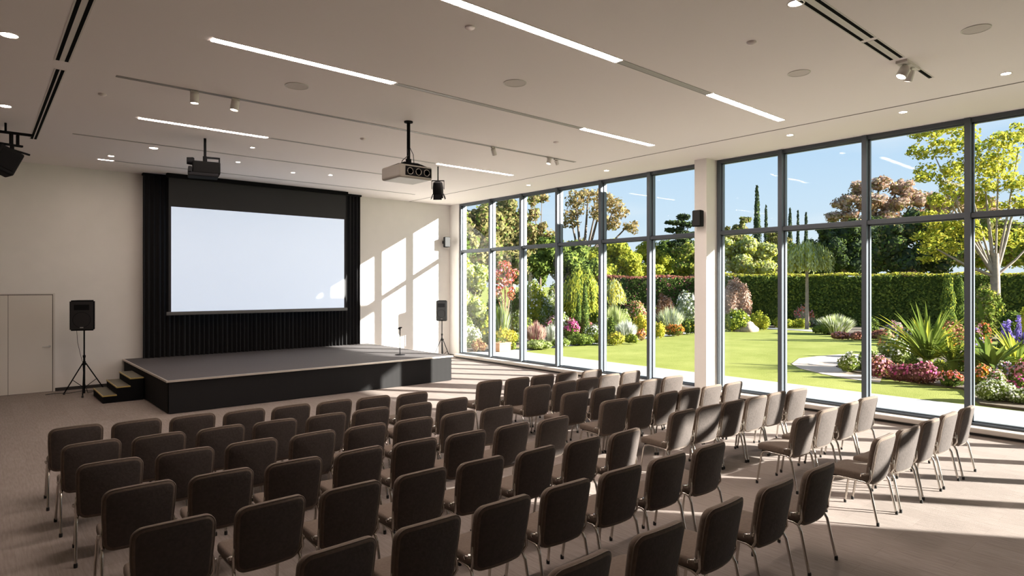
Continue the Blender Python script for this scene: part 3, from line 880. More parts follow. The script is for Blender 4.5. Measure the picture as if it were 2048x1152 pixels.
# ------------------------------------------------------------------ plants
RG_ = np.random.default_rng(7)
def unit(n):
    v = RG_.normal(size=(n, 3)); return v/np.linalg.norm(v, axis=1, keepdims=True)
def leaf_quads(P, N, size, aspect=.5, jitter=.8, droop=0.):
    n = len(P)
    if not n: return np.zeros((0, 4, 3))
    nr = N+jitter*unit(n); nr /= np.linalg.norm(nr, axis=1, keepdims=True)
    t = unit(n); t[:, 2] -= droop
    t -= nr*(t*nr).sum(1, keepdims=True); t /= np.linalg.norm(t, axis=1, keepdims=True)
    b = np.cross(nr, t)
    L = size*RG_.uniform(.6, 1.3, (n, 1))
    return np.stack([P-t*L/2, P+b*L*aspect/2+t*L*.05, P+t*L/2, P-b*L*aspect/2+t*L*.05], 1)
def quad_mesh(name, groups, mats, parent=None, loc=(0, 0, 0)):
    V = np.concatenate([g for g, _ in groups]); M = np.concatenate([np.full(len(g), m) for g, m in groups])
    nq = len(V)
    me = bpy.data.meshes.new(name)
    me.vertices.add(nq*4); me.vertices.foreach_set('co', V.reshape(-1).astype(np.float32))
    me.loops.add(nq*4); me.loops.foreach_set('vertex_index', np.arange(nq*4, dtype=np.int32))
    me.polygons.add(nq); me.polygons.foreach_set('loop_start', np.arange(0, nq*4, 4, dtype=np.int32))
    me.polygons.foreach_set('loop_total', np.full(nq, 4, dtype=np.int32))
    for m in mats: me.materials.append(m)
    me.polygons.foreach_set('material_index', M.astype(np.int32))
    me.update(calc_edges=True); me.validate()
    o = bpy.data.objects.new(name, me); COL.objects.link(o)
    if parent: o.parent = parent
    o.location = loc
    return o
def blob_points(blobs, dens, up_only=False, shell=.28):
    """points and outward normals over a cluster of ellipsoids; blobs = (c, r) with r a triple; dens = leaves per m2"""
    Ps, Ns = [], []
    B = [(np.array(c, float), np.array(r, float)) for c, r in blobs]
    for c, r in B:
        area = 4*math.pi*((r[0]*r[1])**1.6/3+(r[0]*r[2])**1.6/3+(r[1]*r[2])**1.6/3)**(1/1.6)
        n = max(30, int(area*dens))
        u = unit(n)
        # bumpy surface
        k = .9+.16*np.sin(u[:, 0]*5+c[0]*3)*np.sin(u[:, 1]*6+c[1])*np.sin(u[:, 2]*5+c[2])
        s = (k*(1-shell*RG_.random(n)**1.5))[:, None]
        P = c+u*r*s; N = u/r; N /= np.linalg.norm(N, axis=1, keepdims=True)
        keep = P[:, 2] > .02
        for c2, r2 in B:
            if c2 is c: continue
            keep &= (((P-c2)/(r2*.72))**2).sum(1) > 1
        Ps.append(P[keep]); Ns.append(N[keep])
    return np.concatenate(Ps), np.concatenate(Ns)
def cores(blobs, f=.72):
    G = []
    for c, r in blobs:
        c = np.array(c, float); r = np.array(r, float)*f
        nu, nv = 10, 6
        g = np.zeros((nv+1, nu, 3))
        for j in range(nv+1):
            ph = math.pi*j/nv
            for i in range(nu):
                th = 2*math.pi*i/nu
                g[j, i] = c+r*np.array([math.sin(ph)*math.cos(th), math.sin(ph)*math.sin(th), math.cos(ph)])*(1+.12*math.sin(i*2.3+j*1.7))
        g[:, :, 2] = np.maximum(g[:, :, 2], .01)
        for j in range(nv):
            for i in range(nu):
                i2 = (i+1) % nu
                G.append([g[j, i], g[j+1, i], g[j+1, i2], g[j, i2]])
    return np.array(G)
LM = dict(
    green=leafmat('green leaves', (.13, .19, .035), (.27, .33, .07)),
    deep=leafmat('deep green leaves', (.055, .09, .028), (.13, .18, .045)),
    dark=leafmat('dark green needles', (.045, .065, .038), (.085, .11, .06), .15),
    olive=leafmat('olive leaves', (.17, .16, .06), (.33, .29, .12)),
    tan=leafmat('golden brown leaves', (.34, .24, .11), (.50, .38, .18)),
    lime=leafmat('yellow green leaves', (.32, .36, .04), (.58, .56, .09), .4),
    yellow=leafmat('yellow leaves', (.52, .46, .06), (.75, .66, .12), .4),
    pale=leafmat('pale green leaves', (.42, .48, .20), (.64, .68, .36), .4),
    grey=leafmat('grey green leaves', (.28, .33, .22), (.50, .54, .42)),
    rust=leafmat('rusty brown leaves', (.28, .13, .07), (.45, .24, .14)),
    pinkb=leafmat('pinkish brown leaves', (.46, .31, .24), (.68, .50, .40)),
    plum=leafmat('purplish leaves', (.20, .07, .08), (.34, .14, .14)),
    white=leafmat('white petals', (.75, .74, .70), (.90, .88, .84)),
    pink=leafmat('pink petals', (.75, .28, .38), (.88, .50, .55)),
    magenta=leafmat('magenta petals', (.60, .08, .28), (.80, .20, .42)),
    red=leafmat('red petals', (.62, .07, .05), (.80, .18, .10)),
    coral=leafmat('coral petals', (.75, .25, .16), (.88, .42, .28)),
    orange=leafmat('orange petals', (.80, .26, .04), (.90, .42, .08)),
    gold=leafmat('golden petals', (.85, .60, .05), (.92, .75, .15)),
    violet=leafmat('violet petals', (.25, .18, .60), (.45, .36, .75)),
)
RV = np.array([CS, -SN, 0.0]); FV = np.array([SN, CS, 0.0]); UZ = np.array([0, 0, 1.0])
def px_blobs(px0, d, bl):
    """cluster given as (dx m sideways, z m, dd m deeper, radius, vertical radius)"""
    return [(RV*dx+FV*dd+UZ*z, (r, r, rz)) for dx, z, dd, r, rz in bl]
def trunk_mesh(parent, h, r, lean=0, branches=(), m=None, name='trunk'):
    t = MB()
    pts = [(0, 0, 0), (lean*.2*RV[0], lean*.2*RV[1], h*.3), (lean*.6*RV[0], lean*.6*RV[1], h*.7), (lean*RV[0], lean*RV[1], h)]
    t.tube(pts, [r*1.25, r, r*.85, r*.65], 9)
    for (dx, dz, dd, rr) in branches:
        p0 = Vector(pts[2]); q = Vector(RV*dx+FV*dd+UZ*dz)
        mid = p0.lerp(q, .5)+Vector((0, 0, .12*(q-p0).length))*(-.3)
        t.tube([p0, mid, q], [rr, rr*.75, rr*.35], 6)
    return t.build(name, m or M_bark, parent)
def tree(name, px, d, blobs, leaf, mats, label, cat='tree', group='trees behind the garden', dens=26, th=None, tr=.16, aspect=.6, branches=None, bark=None, core=.7, shell=.28, lean=0, droop=0, sub=6):
    """blobs in photograph units: (px, y, half width px, half height px, deeper m)"""
    x, y = ground(px, d); k = d/FPX
    bl = [((b[0]-px)*k, EYE+(HORIZ-b[1])*k, b[4] if len(b) > 4 else 0, b[2]*k, b[3]*k) for b in blobs]
    if sub:
        rr = random.Random(int(px)); b2 = []
        for dx, z, dd, r, rz in bl:
            b2.append((dx, z, dd, r*.86, rz*.86))
            for q in range(sub):
                u = Vector((rr.gauss(0, 1), rr.gauss(0, 1)-.3, rr.gauss(0, 1)+.2)).normalized()
                f = rr.uniform(.32, .58)
                b2.append((dx+u.x*r*.72, z+u.z*rz*.72, dd+u.y*r*.7, r*f, rz*f*1.05))
        bl_ = bl; bl = b2
    B = px_blobs(px, d, bl)
    if sub: bl = bl_
    t = tag(empty(name, (x, y, 0)), label, cat, group)
    h = th if th else max(.5, min(b[1] for b in bl))
    br = branches if branches is not None else [(b[0]*.9, b[1], b[2]*.8, tr*.45) for b in bl]
    trunk_mesh(t, h, tr, lean, br, bark)
    P, N = blob_points(B, 1.7*dens/(leaf*leaf*10), shell=shell)
    pr = np.array([w for _, w in mats], float); pr /= pr.sum()
    pick = RG_.choice(len(mats), len(P), p=pr)
    Q = leaf_quads(P, N, leaf, aspect, droop=droop)
    gs = [(Q[pick == i], i) for i in range(len(mats)) if (pick == i).any()]
    if core: gs.append((cores(B, core), 0))
    quad_mesh('crown', gs, [LM[m] for m, _ in mats], t)
    return t
def bush(name, px, yb, yt, w, leaf, mats, label, flowers=None, cat='shrub', group=None, d=None, dens=26, nb=5, fsize=None, fn=1., depth=None, lump=.75, core=.7, aspect=.55):
    d = d or (EYE*FPX)/(yb-HORIZ)
    x, y = ground(px, d); k = d/FPX
    hgt = EYE+(HORIZ-yt)*k; W = w*k/2
    dp = depth or min(W, 1.2)
    B = []
    rr = random.Random(int(px*7+yt))
    for i in range(nb):
        f = (i+.5)/nb*2-1
        r = W*(.42 if nb > 2 else .7)*rr.uniform(.85, 1.15)
        hz_ = hgt*(1-.22*abs(f))*rr.uniform(.88, 1.0)
        zc = hz_*.48
        dx = f*(W-r)*.98
        B.append((RV*dx+FV*rr.uniform(-.3, .3)*dp+UZ*zc, (r, max(r, dp*.6), hz_-zc)))
    t = None
    P, N = blob_points(B, dens/(leaf*leaf*10))
    pr = np.array([v for _, v in mats], float); pr /= pr.sum()
    pick = RG_.choice(len(mats), len(P), p=pr)
    Q = leaf_quads(P, N, leaf, aspect)
    gs = [(Q[pick == i], i) for i in range(len(mats)) if (pick == i).any()]
    gs.append((cores(B, core), 0))
    o = quad_mesh(name, gs, [LM[m] for m, _ in mats], None, (x, y, 0))
    tag(o, label, cat, group)
    if flowers:
        fs_ = fsize or leaf*.9
        sel = (N[:, 2] > -.05) & (RG_.random(len(P)) < .22*fn)
        FP = P[sel]+N[sel]*leaf*.35; FN = N[sel]
        pf = RG_.choice(len(flowers), len(FP), p=np.array([v for _, v in flowers])/sum(v for _, v in flowers))
        Q = leaf_quads(FP, FN, fs_, 1.0, .5)
        gs = [(Q[pf == i], i) for i in range(len(flowers)) if (pf == i).any()]
        if gs: quad_mesh('blossoms', gs, [LM[m] for m, _ in flowers], o)
    return o
def blades(P0, P1, wd, sag=0.):
    """two-segment tapering blades from P0 to P1"""
    n = len(P0); t = P1-P0
    side = np.cross(t, UZ+.01*unit(n)); side /= np.linalg.norm(side, axis=1, keepdims=True)+1e-9
    mid = P0+t*.55+UZ*sag*np.linalg.norm(t, axis=1, keepdims=True)
    a = side*wd/2
    q1 = np.stack([P0-a*.7, P0+a*.7, mid+a, mid-a], 1)
    q2 = np.stack([mid-a, mid+a, P1+a*.08, P1-a*.08], 1)
    return np.concatenate([q1, q2])
def tuft(name, px, yb, yt, w, n, wd, mats, label, d=None, group=None, cat='plant', spread=1., plume=None, sag=.1, fname='plumes'):
    d = d or (EYE*FPX)/(yb-HORIZ)
    x, y = ground(px, d); k = d/FPX
    hgt = EYE+(HORIZ-yt)*k; W = w*k/2
    a = RG_.random(n)*2*np.pi; r = np.sqrt(RG_.random(n))
    bx, by = np.cos(a)*r*W*.45, np.sin(a)*r*W*.45
    P0 = np.stack([bx, by, np.full(n, .01)], 1)
    P1 = np.stack([bx+np.cos(a)*W*.55*r*spread, by+np.sin(a)*W*.55*r*spread, hgt*RG_.uniform(.55, 1.0, n)*(1-.35*r)], 1)
    pr = np.array([v for _, v in mats], float); pr /= pr.sum()
    pick = RG_.choice(len(mats), n, p=pr)
    gs = []
    for i in range(len(mats)):
        s = pick == i
        if s.any(): gs.append((blades(P0[s], P1[s], wd, sag), i))
    o = quad_mesh(name, gs, [LM[m] for m, _ in mats], None, (x, y, 0))
    tag(o, label, cat, group)
    if plume:
        m, size, cnt, part = plume
        idx = RG_.choice(n, min(cnt, n), replace=False)
        PP = []
        for j in idx:
            if P1[j, 2] < hgt*.5: continue
            t_ = RG_.uniform(.62, 1.03, part)[:, None]
            PP.append(P0[j]+(P1[j]-P0[j])*t_+unit(part)*size*.5)
        PP = np.concatenate(PP)
        quad_mesh(fname, [(leaf_quads(PP, unit(len(PP)), size, .9), 0)], [LM[m]], o)
    return o
def cone(name, px, d, yt, w, yb_px, leaf, mats, label, group=None, cat='cypress', fat=.5):
    x, y = ground(px, d); k = d/FPX
    hgt = EYE+(HORIZ-yt)*k; R = w*k/2; zb = .15
    n = int(2*math.pi*R*hgt*.75*4.2/(leaf*leaf))
    z = RG_.random(n)**.85; a = RG_.random(n)*2*np.pi
    prof = lambda z: np.minimum(1, (z/.12))**.6*np.clip(1-z, 0, 1)**fat*(1+.15*np.sin(z*17+a*2))
    r = R*prof(z)*(1-.18*RG_.random(n))
    P = np.stack([np.cos(a)*r, np.sin(a)*r, zb+(hgt-zb)*z], 1); N = np.stack([np.cos(a), np.sin(a), np.full(n, .3)], 1)
    Q = leaf_quads(P, N, leaf, .45, .5, droop=-1.2)
    pr = np.array([v for _, v in mats], float); pr /= pr.sum(); pick = RG_.choice(len(mats), n, p=pr)
    gs = [(Q[pick == i], i) for i in range(len(mats)) if (pick == i).any()]
    # inner body
    G = []; nv = 10; nu = 10
    for j in range(nv):
        for i in range(nu):
            q = []
            for jj, ii in ((j, i), (j, i+1), (j+1, i+1), (j+1, i)):
                zz = jj/nv; rr = R*.78*min(1, zz/.12+.3)**.6*max(0, 1-zz)**fat; th = 2*math.pi*ii/nu
                q.append([math.cos(th)*rr, math.sin(th)*rr, zb+(hgt-zb)*zz*.985])
            G.append(q)
    gs.append((np.array(G), 0))
    t = tag(empty(name, (x, y, 0)), label, cat, group)
    quad_mesh('crown', gs, [LM[m] for m, _ in mats], t)
    MB().tube([(0, 0, 0), (0, 0, hgt*.3)], .06+R*.08, 7).build('trunk', M_darkbark, t)
    return t

# far trees, left to right
tree('broadleaf_tree', 945, 44, [(930, 455, 36, 46), (958, 436, 36, 34, 1), (925, 510, 44, 56), (980, 470, 36, 56), (955, 530, 54, 60, -1), (900, 470, 34, 40)], .34, [('olive', 3), ('green', 1), ('tan', .6)], 'tall olive green tree filling the pane nearest the screen wall', tr=.3, dens=13)
tree('broadleaf_tree', 1025, 56, [(1008, 424, 34, 28), (1036, 446, 38, 34, 1), (1000, 470, 40, 48), (1050, 500, 42, 50), (1020, 530, 48, 56, -1)], .34, [('olive', 3), ('deep', 1.4), ('tan', .5)], 'tall dusky olive tree in the second and third window bays', tr=.3, dens=13)
tree('broadleaf_tree', 1080, 44, [(1066, 400, 16, 13), (1085, 392, 16, 10, .5), (1070, 430, 17, 14, .3), (1082, 455, 14, 12), (1062, 470, 20, 22), (1095, 476, 22, 26)], .26, [('tan', 2), ('olive', 2), ('green', 1)], 'thin tree with separate golden tufts of leaves, third window bay', bark=M_darkbark, tr=.11, dens=12, core=.45, shell=.6)
tree('broadleaf_tree', 1165, 50, [(1150, 405, 26, 28), (1178, 388, 30, 14), (1212, 400, 30, 22, 1), (1235, 420, 22, 26), (1190, 428, 24, 20, -1), (1140, 440, 20, 22), (1262, 455, 20, 14), (1225, 450, 20, 16)], .27, [('tan', 3), ('olive', 1.5)], 'tall golden brown gum tree with open crown and dark branches', tr=.3, dens=10, core=0, shell=.7, th=5.2, bark=M_darkbark)
tree('broadleaf_tree', 1120, 41, [(1100, 500, 30, 26), (1135, 520, 36, 30), (1085, 530, 30, 30), (1165, 505, 26, 26, 1), (1170, 540, 30, 26)], .26, [('green', 2), ('deep', 2)], 'rounded mid green tree below the golden brown gum tree', dens=14)
tree('broadleaf_tree', 1215, 46, [(1195, 510, 24, 24), (1225, 495, 28, 24), (1255, 520, 30, 26), (1215, 540, 34, 26), (1270, 545, 24, 18)], .24, [('lime', 3), ('green', 1)], 'bright yellow green tree left of the column behind the hedge', dens=14)
tree('broadleaf_tree', 1305, 53, [(1290, 505, 28, 26), (1320, 520, 26, 24), (1300, 540, 40, 20), (1340, 530, 20, 16)], .24, [('lime', 2.4), ('green', 1.2)], 'broad yellow green tree in the bay just left of the column', dens=14)
tree('pine_tree', 1362, 52, [(1368, 435, 16, 8), (1352, 446, 20, 6), (1378, 450, 20, 7), (1350, 460, 18, 6), (1368, 470, 26, 9), (1362, 490, 34, 14)], .26, [('dark', 3), ('deep', 1)], 'dark layered pine standing against the sky beside the column', tr=.2, dens=16, bark=M_darkbark, core=.5)
tree('broadleaf_tree', 1385, 46, [(1370, 515, 26, 24), (1400, 520, 26, 26), (1385, 535, 36, 22), (1420, 525, 22, 24)], .24, [('green', 2), ('lime', 1), ('olive', 1)], 'leafy green tree partly hidden behind the white column', dens=14)
for i, (a, dd, yt, w_, mt, lb) in enumerate([
    (905, 64, 470, 70, ('deep', 'olive'), 'far dark tree low behind the nearest bay to the screen wall'),
    (985, 62, 490, 70, ('deep', 'green'), 'far dark green tree low between the first and second bays'),
    (1060, 64, 486, 70, ('green', 'deep'), 'far green tree low behind the tufted golden tree'),
    (1145, 66, 478, 80, ('deep', 'olive'), 'far dark tree filling the gap below the gum tree crown'),
    (1235, 64, 486, 70, ('green', 'deep'), 'far green tree behind the bright yellow green trees'),
    (1330, 66, 494, 70, ('deep', 'green'), 'far green tree behind the foot of the layered pine'),
    (1410, 64, 500, 60, ('deep', 'green'), 'far green tree hidden mostly by the white column'),
    (1580, 66, 496, 80, ('deep', 'olive'), 'far olive tree low behind the willow crown'),
    (1650, 64, 470, 70, ('dark', 'deep'), 'far dark tree left of the dense dark trees')]):
    tree('broadleaf_tree', a, dd, [(a-w_*.3, (yt+560)/2+12, w_*.42, (560-yt)*.5), (a+w_*.3, (yt+560)/2+8, w_*.42, (560-yt)*.52), (a, (yt+560)/2, w_*.5, (560-yt)*.6, .5)], .36, [(mt[0], 2), (mt[1], 1)], lb, dens=12, tr=.25, sub=4)
cone('cypress_tree', 1514, 70, 372, 23, 560, .4, [('dark', 3), ('deep', .6)], 'tallest dark cypress of those against the sky, right of the column')
cone('cypress_tree', 1532, 72, 411, 13, 560, .35, [('dark', 3)], 'narrow dark cypress just right of the tallest cypress')
cone('cypress_tree', 1580, 72, 416, 15, 560, .35, [('dark', 3)], 'dark cypress, leftmost of the trio in the wide second pane')
cone('cypress_tree', 1596, 74, 422, 11, 560, .35, [('dark', 3)], 'dark cypress, thin middle one of the trio in the second pane')
cone('cypress_tree', 1612, 72, 425, 13, 560, .35, [('dark', 3)], 'dark cypress, rightmost of the trio in the wide second pane')
tree('broadleaf_tree', 1490, 60, [(1450, 465, 14, 12), (1490, 440, 12, 7), (1480, 460, 18, 12), (1545, 470, 16, 12), (1470, 480, 34, 12), (1555, 485, 26, 12)], .3, [('olive', 2), ('green', 1)], 'low distant olive trees around the foot of the tallest cypress', dens=12)
tree('broadleaf_tree', 1470, 47, [(1455, 500, 24, 22), (1490, 495, 28, 22), (1525, 505, 26, 20), (1475, 530, 40, 24), (1530, 535, 30, 22)], .25, [('pale', 2), ('lime', 1.6), ('olive', 1)], 'soft yellow green tree mass just right of the column above the hedge', dens=14)
tree('broadleaf_tree', 1560, 53, [(1545, 500, 20, 18), (1565, 510, 24, 22), (1560, 540, 30, 20)], .25, [('lime', 1.4), ('pale', 1.5)], 'small pale green tree between the soft tree mass and the willow', dens=14)
tree('broadleaf_tree', 1740, 62, [(1690, 405, 28, 22), (1720, 378, 28, 20), (1760, 370, 32, 18), (1800, 378, 30, 22), (1672, 432, 20, 14), (1735, 410, 38, 24), (1785, 412, 36, 26), (1840, 400, 34, 26), (1880, 420, 34, 30), (1920, 400, 36, 30), (1700, 440, 30, 18), (1760, 440, 40, 18), (1830, 440, 40, 20), (1960, 420, 36, 34)], .3, [('pinkb', 3), ('rust', 1), ('olive', 1.6)], 'huge dusky pink brown tree crown against the sky', tr=.4, dens=9, core=.6, shell=.5, th=7.0, bark=M_darkbark)
tree('broadleaf_tree', 1690, 52, [(1655, 465, 22, 22), (1690, 470, 34, 34), (1735, 462, 38, 34), (1665, 510, 40, 40), (1710, 520, 44, 40), (1755, 515, 40, 40)], .3, [('dark', 2), ('deep', 2)], 'dense dark green tree beneath the pink brown crown', dens=13)
tree('broadleaf_tree', 1800, 43.5, [(1785, 468, 38, 36), (1825, 455, 36, 32), (1865, 470, 38, 38), (1800, 520, 50, 42), (1870, 520, 44, 40), (1910, 480, 34, 34)], .3, [('dark', 1.6), ('deep', 2), ('olive', .5)], 'dark green tree mass in the third wide pane behind the hedge', dens=13)
tree('broadleaf_tree', 1955, 50, [(1920, 470, 34, 34), (1965, 450, 34, 40), (2010, 470, 36, 36), (1945, 515, 44, 30), (2030, 510, 44, 34)], .3, [('olive', 1.6), ('green', 2), ('lime', .6)], 'green tree mass low behind the big golden tree', dens=12)
tree('broadleaf_tree', 2100, 41, [(2080, 430, 40, 44), (2120, 470, 44, 44), (2060, 500, 36, 36), (2110, 520, 50, 34)], .3, [('green', 2), ('lime', 1)], 'green tree cut by the edge of the picture behind the hedge', dens=12)
tree('broadleaf_tree', 890, 34, [(880, 440, 50, 50), (900, 490, 50, 60)], .34, [('deep', 2), ('olive', 1)], 'dark green tree at the very edge of the first pane by the screen wall', dens=10)
# big golden tree at the right, in front of the hedge
tree('broadleaf_tree', 1990, 31, [(1850, 268, 36, 20), (1895, 255, 34, 18), (1835, 305, 22, 16), (1880, 300, 36, 22), (1930, 290, 30, 26), (1960, 255, 34, 24, 1), (2000, 290, 40, 24), (2040, 270, 36, 24), (1850, 350, 30, 22), (1895, 345, 32, 24), (2030, 330, 44, 30, 1), (1975, 345, 34, 22), (1880, 400, 34, 24), (2070, 360, 40, 30), (1990, 400, 34, 16, 1), (1905, 450, 44, 24), (1860, 480, 34, 18), (2045, 410, 36, 22), (1905, 500, 50, 22, 1), (2040, 470, 40, 24, 1), (1935, 330, 40, 30, .5), (1910, 375, 36, 22), (1985, 310, 40, 30), (2020, 370, 36, 22), (1945, 380, 40, 24), (1860, 440, 36, 20), (1940, 470, 30, 18), (1885, 475, 36, 22)],
     .20, [('lime', 3), ('yellow', 2), ('green', .9)], 'big yellow green tree with pale forked trunk in the widest panes', group='garden trees', tr=.24, dens=8, core=0, shell=.85, th=3.9,
     branches=[(-1.0, 5.0, 0, .10), (-2.6, 7.2, 0, .10), (-2.8, 4.2, .3, .09), (-.3, 7.6, .3, .10), (1.2, 6.6, .2, .11), (1.4, 9.0, .3, .07), (-3.2, 9.2, 0, .06), (2.0, 4.6, 0, .08), (-1.6, 8.6, 0, .06), (.2, 9.4, 0, .06)])
# willow in front of the hedge
def willow(px, d, yt, w, ybot, label, mats, trunk_r=.09, n=1500):
    x, y = ground(px, d); k = d/FPX
    t = tag(empty('weeping_tree', (x, y, 0)), label, 'tree', 'weeping trees')
    top = EYE+(HORIZ-yt)*k; bot = EYE+(HORIZ-ybot)*k; W = w*k/2
    trunk_mesh(t, top-(top-bot)*.3, trunk_r, 0, [(W*.5, top*.93, 0, .03), (-W*.5, top*.92, 0, .03), (0, top*.95, W*.4, .03)])
    a = RG_.random(n)*2*np.pi; r = np.sqrt(RG_.random(n))
    wob = 1+.16*np.sin(a*3+px)+.1*np.sin(a*7)+.12*RG_.normal(size=n)
    P0 = np.stack([np.cos(a)*r*W*.82*wob, np.sin(a)*r*W*.82*wob, top-(top-bot)*.42*(r**2.4)-(top-bot)*.16*RG_.random(n)-.12*np.sin(a*4+r*5)], 1)
    out = []; LR = RG_.uniform(.35, 1.05, n)
    for s in range(6):
        f0 = s/6
        L = (P0[:, 2]-bot)*(.45+.5*r)*LR
        P = P0.copy(); P[:, 2] -= L*(f0+RG_.random(n)/6); P[:, 0] += np.cos(a)*W*.1*np.sqrt(f0); P[:, 1] += np.sin(a)*W*.1*np.sqrt(f0)
        N = np.stack([np.cos(a), np.sin(a), np.full(n, .25)], 1)
        out.append(leaf_quads(P, N, .20, .28, .5, droop=2.))
    Q = np.concatenate(out); pr = np.array([v for _, v in mats], float); pr /= pr.sum()
    pick = RG_.choice(len(mats), len(Q), p=pr)
    quad_mesh('crown', [(Q[pick == i], i) for i in range(len(mats))], [LM[m] for m, _ in mats], t)
willow(1614, 33, 483, 92, 548, 'pale weeping tree with slim trunk standing before the hedge', [('pale', 3), ('lime', 1.2)])
willow(1160, 30, 540, 90, 632, 'yellow green weeping tree in the long bed, fourth and fifth bays', [('lime', 2), ('green', 1.4)], n=2200)
willow(1228, 33, 560, 44, 612, 'small drooping yellow tree at the left end of the hedge', [('yellow', 1.5), ('pale', 1.5)], .05, 500)

# hedges
def hedge(p0, p1, h, th, leaf, mats, topm, label, n0):
    p0 = np.array([*p0, 0.]); p1 = np.array([*p1, 0.]); L = np.linalg.norm(p1-p0); e1 = (p1-p0)/L
    e2 = np.array([-e1[1], e1[0], 0]);  e2 = e2 if e2 @ FV > 0 else -e2
    c = (p0+p1)/2
    n = int(L*h*n0); u = RG_.random((n, 2))
    lump = .12*np.sin(u[:, 0]*L*1.3)*np.sin(u[:, 1]*5)+.1*RG_.random(n)
    P = -e1*L/2+e1*(u[:, :1]*L)+UZ*(u[:, 1:]*h)-e2*lump[:, None]
    Qf = leaf_quads(P, np.tile(-e2, (n, 1)), leaf, .6)
    m = int(L*th*n0*.9); u = RG_.random((m, 2))
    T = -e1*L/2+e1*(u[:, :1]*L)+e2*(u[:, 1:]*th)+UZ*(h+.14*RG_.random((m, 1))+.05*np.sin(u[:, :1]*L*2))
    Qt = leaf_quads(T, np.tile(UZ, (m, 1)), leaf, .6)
    k = int(th*h*n0); u = RG_.random((k, 2)); E = []
    for s in (-1, 1):
        PE = e1*s*L/2+e2*(u[:, :1]*th)+UZ*(u[:, 1:]*h); E.append(leaf_quads(PE, np.tile(e1*s, (k, 1)), leaf, .6))
    def bx(a, b, z0, z1):
        q = []
        A = [-e1*a-e2*b*0+e2*.08, e1*a+e2*.08, e1*a+e2*(th-.08), -e1*a+e2*(th-.08)]
        for i in range(4): q.append([A[i]+UZ*z0, A[(i+1) % 4]+UZ*z0, A[(i+1) % 4]+UZ*z1, A[i]+UZ*z1])
        q.append([p+UZ*z1 for p in A]); return q
    body = np.array(bx(L/2-.1, 0, .01, h-.05))
    pr = np.array([v for _, v in mats], float); pr /= pr.sum(); nm = len(mats)
    Qs = np.concatenate([Qf]+E); pick = RG_.choice(nm, len(Qs), p=pr)
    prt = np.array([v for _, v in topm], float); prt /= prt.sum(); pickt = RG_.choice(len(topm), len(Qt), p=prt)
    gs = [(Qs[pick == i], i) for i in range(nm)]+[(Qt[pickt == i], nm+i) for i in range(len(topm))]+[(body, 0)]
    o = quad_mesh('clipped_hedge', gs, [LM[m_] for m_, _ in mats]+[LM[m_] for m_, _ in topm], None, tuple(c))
    tag(o, label, 'hedge', 'long clipped hedges')
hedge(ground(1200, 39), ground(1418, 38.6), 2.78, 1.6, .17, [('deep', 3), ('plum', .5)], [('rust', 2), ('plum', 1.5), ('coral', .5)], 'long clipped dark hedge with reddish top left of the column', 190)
hedge(ground(1424, 37), ground(2420, 30), 2.85, 1.7, .17, [('deep', 2.4), ('green', 1.4)], [('lime', 2), ('olive', 1.5), ('yellow', .8)], 'long clipped green hedge with sunlight coloured into its top, right of the column', 200)  # yellow top leaves carry the sunlight on the hedge in their colour
bush('round_shrub', 1820, 640, 527, 92, .2, [('rust', 2.4), ('pinkb', 1)], 'reddish shrub top showing above the hedge in the third wide pane', d=42, nb=5)
bush('round_shrub', 1475, 640, 532, 60, .2, [('rust', 2), ('orange', .6), ('olive', 1)], 'orange tinted shrub top above the hedge right of the column', d=43, nb=4)

# long flower bed: back rows
tree('flowering_tree', 1012, 28, [(1010, 532, 18, 12), (995, 545, 14, 12), (1026, 550, 12, 12), (1008, 565, 18, 14), (990, 585, 14, 14), (1022, 590, 12, 14)], .13, [('rust', 1.4), ('green', 1), ('red', 1.6), ('pink', .8)], 'small tree with red flowers and rusty stems, second bay', group='garden trees', tr=.07, dens=10, core=0, shell=.6, th=.9, bark=mat('rusty stems', (.38, .17, .10), .8))
tree('garden_tree', 940, 26, [(935, 545, 30, 30), (958, 560, 22, 30), (925, 600, 30, 34), (955, 620, 26, 26)], .14, [('pale', 1.6), ('lime', 1), ('green', 1)], 'tall loose yellow green shrub in the bay nearest the screen wall', group='garden trees', tr=.06, dens=11)
bush('tall_shrub', 1072, 663, 546, 58, .12, [('lime', 1.6), ('green', 1.6)], 'tall leafy yellow green shrub with pale blooms, third bay', [('white', 1)], nb=4, fn=.5)
bush('tall_shrub', 1108, 655, 572, 40, .12, [('pale', 2), ('green', 1)], 'pale loose shrub between the leafy shrub and the weeping tree', [('white', 1)], nb=3)
cone('conical_topiary', 1170, 27, 565, 22, 640, .10, [('deep', 2), ('green', 1.4)], 'dark green pointed topiary in front of the yellow weeping tree', cat='topiary', fat=.6)
cone('conical_topiary', 1157, 28, 590, 18, 640, .10, [('deep', 2), ('green', 1)], 'smaller pointed topiary left of the dark green one', cat='topiary', fat=.6)
bush('round_shrub', 1330, 657, 574, 46, .13, [('rust', 2), ('pinkb', 1)], 'brownish red rounded shrub before the hedge left of the column', nb=4)
bush('round_shrub', 1376, 660, 566, 52, .13, [('grey', 2), ('green', 1)], 'greyish white leaved shrub beside the column before the hedge', [('white', 1)], nb=4, fn=.7)
bush('round_shrub', 1270, 664, 590, 50, .12, [('green', 1.4), ('pale', 1)], 'shrub dotted with coral blooms at the hedge end, fifth bay', [('coral', 1), ('pink', .5)], nb=4, fn=1.4)
tuft('ornamental_grass', 1340, 664, 604, 64, 900, .035, [('grey', 2), ('pale', 1)], 'airy grey green grass below the brownish red shrub')
tuft('ornamental_grass', 1228, 668, 600, 60, 900, .035, [('pale', 2), ('green', 1)], 'airy pale grass below the small drooping yellow tree')
bush('round_shrub', 1300, 650, 600, 40, .13, [('deep', 2), ('green', 1)], 'dark green shrub between coral shrub and brownish red shrub', nb=3)
